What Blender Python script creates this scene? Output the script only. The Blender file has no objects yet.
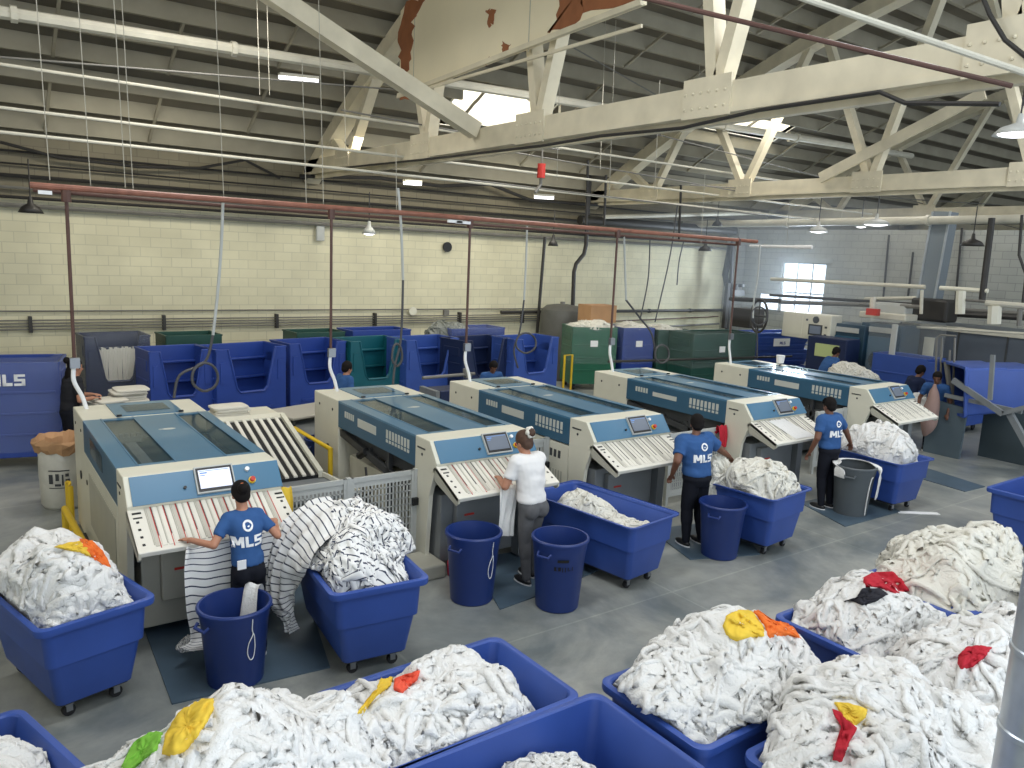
import bpy, bmesh, math, random
import numpy as np
from mathutils import Vector, Matrix
from mathutils.bvhtree import BVHTree

random.seed(7)
RNG = np.random.RandomState(11)
SC = bpy.context.scene
COL = SC.collection
PI = math.pi

# ------------------------------------------------------------------ camera (solved from the photograph)
F_PX, YAW, PITCH, ROLL, EYE = 778.16, 0.6255464, 0.1666743, 0.0441944, 3.46
fw = np.array([math.sin(YAW)*math.cos(PITCH), math.cos(YAW)*math.cos(PITCH), -math.sin(PITCH)])
rr = np.array([math.cos(YAW), -math.sin(YAW), 0.0]); uu = np.cross(rr, fw)
rt = math.cos(ROLL)*rr + math.sin(ROLL)*uu; up = -math.sin(ROLL)*rr + math.cos(ROLL)*uu
cam = bpy.data.cameras.new('camera'); camo = bpy.data.objects.new('camera', cam); COL.objects.link(camo)
cam.sensor_fit = 'HORIZONTAL'; cam.sensor_width = 36; cam.lens = F_PX/1024*36; cam.clip_end = 300; cam.clip_start = .05
camo.matrix_world = Matrix(((rt[0], up[0], -fw[0], 0), (rt[1], up[1], -fw[1], 0), (rt[2], up[2], -fw[2], EYE), (0, 0, 0, 1)))
SC.camera = camo
CAMP = Vector((0, 0, EYE))
def ray(u, v): return fw + rt*(u-512)/F_PX + up*(384-v)/F_PX
def atZ(u, v, z): d = ray(u, v); t = (z-EYE)/d[2]; return Vector((d[0]*t, d[1]*t, z))
def atY(u, v, y): d = ray(u, v); t = y/d[1]; return Vector((d[0]*t, y, EYE+d[2]*t))
def atX(u, v, x): d = ray(u, v); t = x/d[0]; return Vector((x, d[1]*t, EYE+d[2]*t))

# ------------------------------------------------------------------ materials
def srgb(r, g, b):
    f = lambda c: (c/255/12.92) if c/255 <= .04045 else ((c/255+.055)/1.055)**2.4
    return (f(r), f(g), f(b), 1)
MATS = {}
def mat(name, rgb, rough=.6, metal=0, var=0., vscale=4, bump=0., bscale=60, alpha=1, emit=0, spec=.5, sheen=0, coat=0):
    if name in MATS: return MATS[name]
    m = bpy.data.materials.new(name); m.use_nodes = True; nt = m.node_tree; b = nt.nodes['Principled BSDF']
    c = srgb(*rgb)
    b.inputs['Base Color'].default_value = c; b.inputs['Roughness'].default_value = rough; b.inputs['Metallic'].default_value = metal
    b.inputs['Specular IOR Level'].default_value = spec; b.inputs['Alpha'].default_value = alpha
    if sheen: b.inputs['Sheen Weight'].default_value = sheen
    if coat: b.inputs['Coat Weight'].default_value = coat
    if emit: b.inputs['Emission Color'].default_value = c; b.inputs['Emission Strength'].default_value = emit
    tc = nt.nodes.new('ShaderNodeTexCoord')
    if var:
        n = nt.nodes.new('ShaderNodeTexNoise'); n.inputs['Scale'].default_value = vscale; n.inputs['Detail'].default_value = 5
        nt.links.new(tc.outputs['Object'], n.inputs['Vector'])
        mx = nt.nodes.new('ShaderNodeMix'); mx.data_type = 'RGBA'
        mr = nt.nodes.new('ShaderNodeMapRange'); mr.inputs[1].default_value = .3; mr.inputs[2].default_value = .7
        nt.links.new(n.outputs['Fac'], mr.inputs[0]); nt.links.new(mr.outputs[0], mx.inputs['Factor'])
        mx.inputs['A'].default_value = tuple(x*(1-var) for x in c[:3])+(1,); mx.inputs['B'].default_value = tuple(min(1, x*(1+var)) for x in c[:3])+(1,)
        nt.links.new(mx.outputs['Result'], b.inputs['Base Color'])
    if bump:
        n = nt.nodes.new('ShaderNodeTexNoise'); n.inputs['Scale'].default_value = bscale; n.inputs['Detail'].default_value = 4
        nt.links.new(tc.outputs['Object'], n.inputs['Vector'])
        bp = nt.nodes.new('ShaderNodeBump'); bp.inputs['Strength'].default_value = bump; bp.inputs['Distance'].default_value = .01
        nt.links.new(n.outputs['Fac'], bp.inputs['Height']); nt.links.new(bp.outputs['Normal'], b.inputs['Normal'])
        if name.endswith('linen'):
            n2 = nt.nodes.new('ShaderNodeTexNoise'); n2.inputs['Scale'].default_value = 26; n2.inputs['Detail'].default_value = 3; n2.inputs['Distortion'].default_value = 1.5
            nt.links.new(tc.outputs['Object'], n2.inputs['Vector']); b2 = nt.nodes.new('ShaderNodeBump'); b2.inputs['Strength'].default_value = .55; b2.inputs['Distance'].default_value = .02
            nt.links.new(n2.outputs['Fac'], b2.inputs['Height']); nt.links.new(bp.outputs['Normal'], b2.inputs['Normal']); nt.links.new(b2.outputs['Normal'], b.inputs['Normal'])
    MATS[name] = m; return m
def nodes(m): return m.node_tree, m.node_tree.nodes['Principled BSDF']

M_CREAM = mat('machine_cream', (214, 211, 194), .45, var=.03)
M_CREAM2 = mat('machine_side_grey', (176, 174, 160), .5, var=.04)
M_TEAL = mat('machine_teal', (70, 116, 146), .32, var=.04, vscale=2, coat=.3)
M_TEALD = mat('machine_teal_dark', (52, 92, 118), .4, var=.04)
M_GLASS = mat('smoked_glass', (52, 84, 98), .12, alpha=.42, coat=.5)
M_BLACK = mat('black_plastic', (22, 23, 25), .45)
M_DARK = mat('dark_steel', (58, 60, 62), .55, var=.1)
M_GREYM = mat('grey_painted_steel', (120, 124, 126), .5, var=.06)
M_GREYL = mat('light_grey_paint', (178, 180, 176), .5, var=.04)
M_BELT = mat('belt_white', (222, 218, 206), .6)
M_BELTG = mat('belt_grey', (190, 186, 174), .6)
M_RED = mat('red_paint', (190, 50, 40), .5)
M_BLUE = mat('blue_plastic', (50, 79, 154), .42, var=.07, vscale=3, bump=.05, bscale=20)
M_BLUE2 = mat('deep_blue_plastic', (36, 64, 142), .42, var=.07, vscale=3, bump=.05, bscale=20)
M_NAVY = mat('barrel_blue_plastic', (30, 52, 112), .4, var=.06, vscale=3)
M_NAVY2 = mat('dark_navy_plastic', (24, 38, 74), .45, var=.08)
M_TEALB = mat('teal_green_plastic', (12, 88, 100), .42, var=.07, vscale=3)
M_GREEN = mat('green_plastic', (18, 92, 66), .45, var=.08, vscale=3)
M_GREEND = mat('dark_green_plastic', (30, 72, 62), .45, var=.1, vscale=3)
M_BGREY = mat('barrel_grey_plastic', (82, 88, 92), .5, var=.05)
M_RUBBER = mat('caster_rubber', (30, 30, 32), .6)
M_ZINC = mat('zinc_steel', (150, 152, 155), .35, metal=.8)
M_YEL = mat('safety_yellow', (226, 188, 40), .45, var=.05)
M_TRUSS = mat('truss_white_paint', (212, 203, 178), .6, var=.12, vscale=2.5, bump=.1, bscale=12)
M_JOIST = mat('joist_paint', (150, 144, 126), .75, var=.1, vscale=2)
M_PIPEW = mat('pipe_white_paint', (200, 196, 180), .5, var=.08)
M_PIPED = mat('pipe_dark', (46, 44, 42), .5, var=.15)
M_PIPEG = mat('pipe_grey', (112, 110, 104), .5, var=.1)
M_COPPER = mat('rusty_red_pipe', (142, 92, 74), .5, var=.2, vscale=8)
M_BRICKRED = mat('dark_red_pipe', (88, 60, 52), .5, var=.15)
M_CABLE = mat('cable_grey', (70, 70, 72), .5)
M_WIRE = mat('wire_pale', (170, 166, 152), .5)
M_TOWEL = mat('white_linen', (226, 225, 222), .95, bump=.35, bscale=140, spec=.1, sheen=.15)
M_TOWELC = mat('cream_linen', (220, 217, 206), .95, bump=.35, bscale=140, spec=.1, sheen=.15)
M_FOLD = mat('folded_linen', (214, 210, 198), .9, spec=.1)
M_CORANGE = mat('orange_cloth', (230, 118, 56), .85, var=.06, vscale=10, spec=.1)
M_CYEL = mat('yellow_cloth', (226, 192, 72), .85, var=.06, vscale=10, spec=.1)
M_CGREEN = mat('lime_cloth', (128, 190, 74), .85, var=.06, vscale=10, spec=.1)
M_CRED = mat('red_cloth', (178, 46, 58), .85, var=.1, vscale=10, spec=.1)
M_CCORAL = mat('coral_cloth', (226, 92, 70), .85, var=.06, vscale=10, spec=.1)
M_CBLACK = mat('charcoal_cloth', (48, 48, 54), .85, var=.1, vscale=10, spec=.1)
M_SKIN = mat('skin_medium', (176, 124, 98), .55, var=.04)
M_SKIND = mat('skin_brown', (112, 74, 56), .55, var=.04)
M_SHIRT = mat('blue_tee', (54, 88, 138), .85, var=.05, vscale=6, spec=.15, bump=.2, bscale=20)
M_WSHIRT = mat('white_tee', (228, 226, 224), .85, spec=.15, bump=.2, bscale=20)
M_BSHIRT = mat('black_tee', (42, 42, 46), .85, spec=.15)
M_NSHIRT = mat('navy_top', (30, 38, 62), .85, spec=.15)
M_PANTB = mat('black_trousers', (26, 28, 36), .85, spec=.15, bump=.2, bscale=20)
M_PANTG = mat('grey_leggings', (96, 96, 98), .85, var=.12, vscale=14, spec=.15)
M_HAIR = mat('dark_hair', (20, 16, 15), .8, spec=.2)
M_HAIRB = mat('brown_hair', (74, 50, 36), .7, var=.25, vscale=30)
M_SHOE = mat('black_shoe', (24, 24, 26), .5)
M_SOLE = mat('white_sole', (225, 225, 225), .6)
M_WHITE = mat('white_print', (235, 235, 235), .7)
M_PAPER = mat('white_paper', (240, 240, 238), .7)
M_CARD = mat('cardboard', (178, 138, 100), .8, var=.08)
M_TANK = mat('tank_grey', (92, 92, 88), .6, var=.1)
M_STEEL = mat('stainless_steel', (96, 104, 114), .38, metal=.35, var=.1, vscale=1.2)
M_STEELB = mat('blue_steel_cabinet', (40, 66, 84), .4, var=.1)
M_GALV = mat('galvanized_sheet', (186, 194, 202), .35, metal=.55, var=.08, vscale=9)
M_LAMP = mat('tube_glow', (250, 250, 255), .5, emit=2.5)
M_LAMPB = mat('lamp_glow', (250, 252, 255), .5, emit=2.5)
M_FILM = mat('clear_film', (200, 205, 205), .2, alpha=.09, bump=.6, bscale=9)
M_PINKB = mat('pink_plastic', (206, 60, 84), .4)
M_SACK = mat('pink_net_bag', (150, 124, 116), .9, bump=.6, bscale=30)
M_WOODT = mat('table_top_grey', (176, 172, 160), .5)

def brick_mat(name, c1, c2, mortar, along):
    m = mat(name, c1, .7); nt, b = nodes(m)
    tc = nt.nodes.new('ShaderNodeTexCoord'); sp = nt.nodes.new('ShaderNodeSeparateXYZ'); cb = nt.nodes.new('ShaderNodeCombineXYZ')
    nt.links.new(tc.outputs['Object'], sp.inputs[0]); nt.links.new(sp.outputs[along], cb.inputs[0]); nt.links.new(sp.outputs['Z'], cb.inputs[1])
    br = nt.nodes.new('ShaderNodeTexBrick'); nt.links.new(cb.outputs[0], br.inputs['Vector'])
    br.inputs['Color1'].default_value = srgb(*c1); br.inputs['Color2'].default_value = srgb(*c2); br.inputs['Mortar'].default_value = srgb(*mortar)
    br.inputs['Scale'].default_value = 1; br.inputs['Brick Width'].default_value = .406; br.inputs['Row Height'].default_value = .203; br.inputs['Mortar Size'].default_value = .008
    n = nt.nodes.new('ShaderNodeTexNoise'); n.inputs['Scale'].default_value = .9; n.inputs['Detail'].default_value = 6
    nt.links.new(tc.outputs['Object'], n.inputs['Vector'])
    mr = nt.nodes.new('ShaderNodeMapRange'); mr.inputs[1].default_value = .35; mr.inputs[2].default_value = .7; mr.inputs[3].default_value = .86; mr.inputs[4].default_value = 1.03
    nt.links.new(n.outputs['Fac'], mr.inputs[0])
    mx = nt.nodes.new('ShaderNodeMix'); mx.data_type = 'RGBA'; mx.blend_type = 'MULTIPLY'; mx.inputs['Factor'].default_value = 1
    nt.links.new(br.outputs['Color'], mx.inputs['A']); nt.links.new(mr.outputs[0], mx.inputs['B']); nt.links.new(mx.outputs['Result'], b.inputs['Base Color'])
    return m
M_WALL = brick_mat('cream_block_wall', (220, 214, 184), (213, 207, 177), (198, 193, 166), 'X')
M_WALLR = brick_mat('pale_block_wall', (182, 184, 176), (174, 176, 170), (150, 152, 148), 'Y')

def floor_mat():
    m = mat('grey_concrete', (108, 112, 110), .35, spec=.4); nt, b = nodes(m)
    tc = nt.nodes.new('ShaderNodeTexCoord')
    n1 = nt.nodes.new('ShaderNodeTexNoise'); n1.inputs['Scale'].default_value = .7; n1.inputs['Detail'].default_value = 8; n1.inputs['Roughness'].default_value = .65
    n1.inputs['Distortion'].default_value = .6
    nt.links.new(tc.outputs['Object'], n1.inputs['Vector'])
    cr = nt.nodes.new('ShaderNodeValToRGB'); cr.color_ramp.elements[0].position = .36; cr.color_ramp.elements[0].color = srgb(108, 115, 116)
    cr.color_ramp.elements[1].position = .64; cr.color_ramp.elements[1].color = srgb(160, 161, 154)
    nt.links.new(n1.outputs['Fac'], cr.inputs[0])
    n2 = nt.nodes.new('ShaderNodeTexNoise'); n2.inputs['Scale'].default_value = 5; n2.inputs['Detail'].default_value = 6
    nt.links.new(tc.outputs['Object'], n2.inputs['Vector'])
    mr = nt.nodes.new('ShaderNodeMapRange'); mr.inputs[1].default_value = .3; mr.inputs[2].default_value = .7; mr.inputs[3].default_value = .9; mr.inputs[4].default_value = 1.08
    nt.links.new(n2.outputs['Fac'], mr.inputs[0])
    mx = nt.nodes.new('ShaderNodeMix'); mx.data_type = 'RGBA'; mx.blend_type = 'MULTIPLY'; mx.inputs['Factor'].default_value = 1
    nt.links.new(cr.outputs[0], mx.inputs['A']); nt.links.new(mr.outputs[0], mx.inputs['B'])
    # control joints every few metres
    br = nt.nodes.new('ShaderNodeTexBrick'); br.offset = 0; br.inputs['Scale'].default_value = 1; br.inputs['Brick Width'].default_value = 3.05; br.inputs['Row Height'].default_value = 3.05
    br.inputs['Mortar Size'].default_value = .012; br.inputs['Color1'].default_value = (1, 1, 1, 1); br.inputs['Color2'].default_value = (1, 1, 1, 1); br.inputs['Mortar'].default_value = (1.25, 1.25, 1.2, 1)
    mp = nt.nodes.new('ShaderNodeMapping'); mp.inputs['Location'].default_value = (0.1, .85, 0); nt.links.new(tc.outputs['Object'], mp.inputs[0]); nt.links.new(mp.outputs[0], br.inputs['Vector'])
    mx2 = nt.nodes.new('ShaderNodeMix'); mx2.data_type = 'RGBA'; mx2.blend_type = 'MULTIPLY'; mx2.inputs['Factor'].default_value = 1
    nt.links.new(mx.outputs['Result'], mx2.inputs['A']); nt.links.new(br.outputs['Color'], mx2.inputs['B'])
    nt.links.new(mx2.outputs['Result'], b.inputs['Base Color'])
    mr2 = nt.nodes.new('ShaderNodeMapRange'); mr2.inputs[3].default_value = .22; mr2.inputs[4].default_value = .5
    nt.links.new(n1.outputs['Fac'], mr2.inputs[0]); nt.links.new(mr2.outputs[0], b.inputs['Roughness'])
    return m
M_FLOOR = floor_mat()
M_MAT = mat('blue_grey_mat', (74, 92, 106), .45, var=.12, vscale=2.5)

def stripe_mat():
    m = mat('striped_linen', (232, 231, 228), .9, spec=.1); nt, b = nodes(m)
    uv = nt.nodes.new('ShaderNodeUVMap'); uv.uv_map = 'UVMap'
    sp = nt.nodes.new('ShaderNodeSeparateXYZ'); nt.links.new(uv.outputs[0], sp.inputs[0])
    a = nt.nodes.new('ShaderNodeMath'); a.operation = 'MULTIPLY'; a.inputs[1].default_value = 19; nt.links.new(sp.outputs['Y'], a.inputs[0])
    f = nt.nodes.new('ShaderNodeMath'); f.operation = 'FRACT'; nt.links.new(a.outputs[0], f.inputs[0])
    g = nt.nodes.new('ShaderNodeMath'); g.operation = 'LESS_THAN'; g.inputs[1].default_value = .17; nt.links.new(f.outputs[0], g.inputs[0])
    mx = nt.nodes.new('ShaderNodeMix'); mx.data_type = 'RGBA'; nt.links.new(g.outputs[0], mx.inputs['Factor'])
    mx.inputs['A'].default_value = srgb(232, 231, 228); mx.inputs['B'].default_value = srgb(62, 66, 84)
    nt.links.new(mx.outputs['Result'], b.inputs['Base Color'])
    return m
M_STRIPE = stripe_mat()

def peel_mat():
    m = mat('peeling_panel_paint', (232, 222, 192), .7); nt, b = nodes(m)
    tc = nt.nodes.new('ShaderNodeTexCoord'); n = nt.nodes.new('ShaderNodeTexNoise'); n.inputs['Scale'].default_value = 1.3; n.inputs['Detail'].default_value = 3
    nt.links.new(tc.outputs['Object'], n.inputs['Vector'])
    mr = nt.nodes.new('ShaderNodeMapRange'); mr.inputs[3].default_value = .9; mr.inputs[4].default_value = 1.06; nt.links.new(n.outputs['Fac'], mr.inputs[0])
    mx = nt.nodes.new('ShaderNodeMix'); mx.data_type = 'RGBA'; mx.blend_type = 'MULTIPLY'; mx.inputs['Factor'].default_value = 1
    mx.inputs['A'].default_value = srgb(232, 222, 192); nt.links.new(mr.outputs[0], mx.inputs['B']); nt.links.new(mx.outputs['Result'], b.inputs['Base Color'])
    return m
M_PANEL = peel_mat()
M_BARE = mat('bare_brown_board', (146, 92, 58), .8, var=.15, vscale=4)

# ------------------------------------------------------------------ mesh builder
class MB:
    def __init__(s): s.v = []; s.f = []; s.m = []; s.mi = 0
    def add(s, vs, fs):
        o = len(s.v); s.v += [tuple(v) for v in vs]; s.f += [tuple(i+o for i in f) for f in fs]; s.m += [s.mi]*len(fs); return s
    def mat(s, i): s.mi = i; return s
    def box(s, x0, x1, y0, y1, z0, z1, M=None):
        vs = [(x, y, z) for z in (z0, z1) for y in (y0, y1) for x in (x0, x1)]
        if M is not None: vs = [M @ Vector(v) for v in vs]
        return s.add(vs, [(0, 2, 3, 1), (4, 5, 7, 6), (0, 1, 5, 4), (2, 6, 7, 3), (0, 4, 6, 2), (1, 3, 7, 5)])
    def cbox(s, c, sx, sy, sz, rz=0):
        return s.box(-sx/2, sx/2, -sy/2, sy/2, -sz/2, sz/2, Matrix.Translation(c) @ Matrix.Rotation(rz, 4, 'Z'))
    def beam(s, a, b, w, h, upv=(0, 0, 1)):
        a = Vector(a); b = Vector(b); d = (b-a).normalized(); u = Vector(upv)
        if abs(d.dot(u)) > .98: u = Vector((0, 1, 0))
        sx = d.cross(u).normalized(); sz = sx.cross(d)
        vs = [p+sx*i*w/2+sz*j*h/2 for p in (a, b) for i, j in ((-1, -1), (1, -1), (1, 1), (-1, 1))]
        return s.add(vs, [(3, 2, 1, 0), (4, 5, 6, 7), (0, 1, 5, 4), (1, 2, 6, 5), (2, 3, 7, 6), (3, 0, 4, 7)])
    def tube(s, pts, r, n=8, caps=True):
        pts = [Vector(p) for p in pts]; rs = r if isinstance(r, (list, tuple)) else [r]*len(pts)
        rings = []; prev = None
        for i, p in enumerate(pts):
            d = (pts[min(i+1, len(pts)-1)]-pts[max(i-1, 0)])
            d = d.normalized() if d.length > 1e-9 else Vector((0, 0, 1))
            if prev is None:
                a = Vector((0, 0, 1)) if abs(d.z) < .9 else Vector((1, 0, 0)); x = d.cross(a).normalized()
            else:
                x = (prev-d*prev.dot(d)); x = x.normalized() if x.length > 1e-6 else d.orthogonal().normalized()
            prev = x; y = d.cross(x)
            rings.append([p+(x*math.cos(2*PI*k/n)+y*math.sin(2*PI*k/n))*rs[i] for k in range(n)])
        return s.loft(rings, caps)
    def loft(s, rings, caps=True, close=True):
        n = len(rings[0]); vs = [v for r in rings for v in r]; fs = []
        for i in range(len(rings)-1):
            for k in range(n if close else n-1):
                fs.append((i*n+k, i*n+(k+1) % n, (i+1)*n+(k+1) % n, (i+1)*n+k))
        if caps: fs.append(tuple(range(n-1, -1, -1))); fs.append(tuple((len(rings)-1)*n+k for k in range(n)))
        return s.add(vs, fs)
    def lathe(s, prof, n=24, c=(0, 0, 0), caps=False):
        return s.loft([[(c[0]+r*math.cos(2*PI*k/n), c[1]+r*math.sin(2*PI*k/n), c[2]+z) for k in range(n)] for r, z in prof], caps)
    def ell(s, c, rx, ry, rz, M=None, nu=14, nv=9):
        c = Vector(c); rings = []
        for j in range(1, nv):
            t = PI*j/nv
            ring = [Vector((rx*math.sin(t)*math.cos(2*PI*k/nu), ry*math.sin(t)*math.sin(2*PI*k/nu), -rz*math.cos(t))) for k in range(nu)]
            rings.append([(M @ q if M is not None else q)+c for q in ring])
        return s.loft(rings, True)
    def prism(s, poly, axis, a, b):
        def P(q, w):
            return {'x': (w, q[0], q[1]), 'y': (q[0], w, q[1]), 'z': (q[0], q[1], w)}[axis]
        n = len(poly); vs = [P(q, a) for q in poly]+[P(q, b) for q in poly]
        fs = [tuple(range(n-1, -1, -1)), tuple(range(n, 2*n))]+[(i, (i+1) % n, n+(i+1) % n, n+i) for i in range(n)]
        return s.add(vs, fs)
    def build(s, name, mats, parent=None, smooth=False, world=False, fixn=True, auto=None):
        me = bpy.data.meshes.new(name); me.from_pydata(s.v, [], s.f)
        if not isinstance(mats, (list, tuple)): mats = [mats]
        for m in mats: me.materials.append(m)
        me.polygons.foreach_set('material_index', s.m)
        if fixn:
            bm = bmesh.new(); bm.from_mesh(me); bmesh.ops.recalc_face_normals(bm, faces=bm.faces); bm.to_mesh(me); bm.free()
        if smooth or auto:
            me.polygons.foreach_set('use_smooth', [True]*len(me.polygons))
            if auto:
                try: me.set_sharp_from_angle(angle=auto)
                except Exception: pass
        o = bpy.data.objects.new(name, me); COL.objects.link(o)
        if parent is not None:
            o.parent = parent
            if world: me.transform(world_of(parent).inverted())
        return o
def world_of(o):
    m = o.matrix_basis.copy()
    p = o.parent
    while p is not None: m = p.matrix_basis @ m; p = p.parent
    return m
def tag(o, label=None, cat=None, group=None, kind=None):
    if label: o['label'] = label
    if cat: o['category'] = cat
    if group: o['group'] = group
    if kind: o['kind'] = kind
    return o
def thing(name, label, cat, loc=(0, 0, 0), rz=0, group=None):
    o = bpy.data.objects.new(name, None); COL.objects.link(o); o.location = loc; o.rotation_euler = (0, 0, rz); o.empty_display_size = .1
    o.matrix_basis = Matrix.Translation(loc) @ Matrix.Rotation(rz, 4, 'Z')
    return tag(o, label, cat, group)
def bevel(o, w=.01, seg=2):
    m = o.modifiers.new('bevel', 'BEVEL'); m.width = w; m.segments = seg; m.limit_method = 'ANGLE'; m.angle_limit = .6; return o
def copy_tree(o, parent=None):
    c = o.copy(); COL.objects.link(c); c.parent = parent
    for ch in list(o.children): copy_tree(ch, c)
    return c
def spline(pts, n):
    pts = [np.array(p, float) for p in pts]; P = [pts[0]]+pts+[pts[-1]]; out = []
    for i in range(1, len(P)-2):
        for k in range(n):
            t = k/n; a, b, c, d = P[i-1], P[i], P[i+1], P[i+2]
            out.append(.5*((2*b)+(-a+c)*t+(2*a-5*b+4*c-d)*t*t+(-a+3*b-3*c+d)*t**3))
    out.append(pts[-1]); return out

# ------------------------------------------------------------------ numpy noise / cloth surfaces
TAB = RNG.rand(256, 256)
def vn(x, y, seed=0):
    x = np.asarray(x, float)+seed*17.31; y = np.asarray(y, float)+seed*9.17
    xi = np.floor(x).astype(int); yi = np.floor(y).astype(int); fx = x-xi; fy = y-yi
    fx = fx*fx*fx*(fx*(fx*6-15)+10); fy = fy*fy*fy*(fy*(fy*6-15)+10)
    g = lambda a, b: TAB[a & 255, b & 255]
    return ((g(xi, yi)*(1-fx)+g(xi+1, yi)*fx)*(1-fy)+(g(xi, yi+1)*(1-fx)+g(xi+1, yi+1)*fx)*fy)*2-1
def fbm(x, y, seed=0, o=3):
    r = 0; a = 1; t = 0
    for i in range(o): r = r+a*vn(x*2**i, y*2**i, seed+i*3); t += a; a *= .5
    return r/t
def sst(a, b, x): t = np.clip((x-a)/(b-a), 0, 1); return t*t*(3-2*t)
def grid_obj(name, P, m, parent=None, uv=None, closed=False, world=False):
    nu, nv = P.shape[:2]; me = bpy.data.meshes.new(name)
    idx = np.arange(nu*nv).reshape(nu, nv)
    q = np.stack([idx[:-1, :-1], idx[1:, :-1], idx[1:, 1:], idx[:-1, 1:]], -1).reshape(-1, 4)
    me.vertices.add(nu*nv); me.vertices.foreach_set('co', P.reshape(-1, 3).astype(np.float32).ravel())
    me.loops.add(q.size); me.loops.foreach_set('vertex_index', q.ravel().astype(np.int32))
    me.polygons.add(len(q)); me.polygons.foreach_set('loop_start', (np.arange(len(q))*4).astype(np.int32))
    try: me.polygons.foreach_set('loop_total', np.full(len(q), 4, np.int32))
    except Exception: pass
    me.update(calc_edges=True); me.validate()
    me.polygons.foreach_set('use_smooth', [True]*len(me.polygons)); me.materials.append(m)
    if uv is not None:
        l = me.uv_layers.new(name='UVMap'); l.data.foreach_set('uv', uv.reshape(-1, 2)[q.ravel()].astype(np.float32).ravel())
    o = bpy.data.objects.new(name, me); COL.objects.link(o)
    if parent is not None:
        o.parent = parent
        if world: me.transform(world_of(parent).inverted())
    return o
def sim_sheets(M=14, n=60, size=1.25, steps=170, seed=5, comp=(.36, .62)):
    """crumpled sheets: a mass-spring cloth gathered at scattered points and dropped on the ground"""
    r = np.random.RandomState(seed); L = size/(n-1)
    g = np.linspace(-.5, .5, n)*size; X0, Y0 = np.meshgrid(g, g, indexing='ij')
    P = np.zeros((M, n, n, 3)); pins = []
    for m in range(M):
        c = comp[0]+(comp[1]-comp[0])*((m*.618) % 1)
        wx = X0*c*(1+.25*r.uniform(-1, 1)); wy = Y0*c*(1+.25*r.uniform(-1, 1))
        wx, wy = wx+.07*vn(X0*2.5, Y0*2.5, m+seed), wy+.07*vn(X0*2.5, Y0*2.5, m+40+seed)
        P[m, ..., 0] = wx; P[m, ..., 1] = wy
        P[m, ..., 2] = .10+.05*vn(X0*5, Y0*5, m+80)+.03*vn(X0*13, Y0*13, m+90)+.006*r.randn(n, n)
        k = r.randint(10, 17); ii = r.randint(3, n-3, k); jj = r.randint(3, n-3, k); pins.append((ii, jj, P[m, ii, jj, :2].copy()))
    prev = P.copy()
    for it in range(steps):
        v = (P-prev)*.93; prev = P.copy(); P = P+v; P[..., 2] -= .0012
        for sub in range(5):
            for (di, dj, rest, st, mo) in ((1, 0, L, .62, 0), (0, 1, L, .62, 0), (1, 1, L*1.414, .3, 0), (1, -1, L*1.414, .3, 0), (2, 0, L*1.75, .22, 1), (0, 2, L*1.75, .22, 1), (4, 0, L*2.1, .10, 1), (0, 4, L*2.1, .10, 1)):
                a = P[:, max(0, -di):n-max(0, di), max(0, -dj):n-max(0, dj)]; b = P[:, max(0, di):n-max(0, -di), max(0, dj):n-max(0, -dj)]
                d = b-a; l = np.sqrt((d*d).sum(-1, keepdims=True))+1e-9; e = (l-rest)/l*.5*st
                if mo: e = np.minimum(e, 0)
                c = d*e; a += c; b -= c
            for m, (ii, jj, xy) in enumerate(pins): P[m, ii, jj, :2] += (xy-P[m, ii, jj, :2])*.35
            low = P[..., 2] < 0; P[..., 2] = np.maximum(P[..., 2], 0)
        fr = low[..., None]*.6; P[..., :2] = P[..., :2]*(1-fr)+prev[..., :2]*fr
    P[..., :2] -= P[..., :2].mean(axis=(1, 2), keepdims=True)
    return P, np.stack([X0, Y0], -1)
SHEETS, SHEET_UV = sim_sheets()
HEAPS = {}; CARTS = []
def quads_obj(name, parts, m, loc, uvs=None):
    """one mesh from several grids"""
    vs = []; qs = []; us = []; o0 = 0
    for k, P in enumerate(parts):
        a, b = P.shape[:2]; idx = np.arange(a*b).reshape(a, b)+o0; o0 += a*b
        qs.append(np.stack([idx[:-1, :-1], idx[1:, :-1], idx[1:, 1:], idx[:-1, 1:]], -1).reshape(-1, 4)); vs.append(P.reshape(-1, 3)); us.append(uvs[k].reshape(-1, 2))
    V = np.concatenate(vs)-np.array(loc); q = np.concatenate(qs); U = np.concatenate(us)
    me = bpy.data.meshes.new(name); me.vertices.add(len(V)); me.vertices.foreach_set('co', V.astype(np.float32).ravel())
    me.loops.add(q.size); me.loops.foreach_set('vertex_index', q.ravel().astype(np.int32)); me.polygons.add(len(q)); me.polygons.foreach_set('loop_start', (np.arange(len(q))*4).astype(np.int32))
    me.update(calc_edges=True); me.validate(); me.polygons.foreach_set('use_smooth', [True]*len(me.polygons)); me.materials.append(m)
    l = me.uv_layers.new(name='UVMap'); l.data.foreach_set('uv', U[q.ravel()].astype(np.float32).ravel())
    o = bpy.data.objects.new(name, me); COL.objects.link(o); o.location = loc; return o
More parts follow.
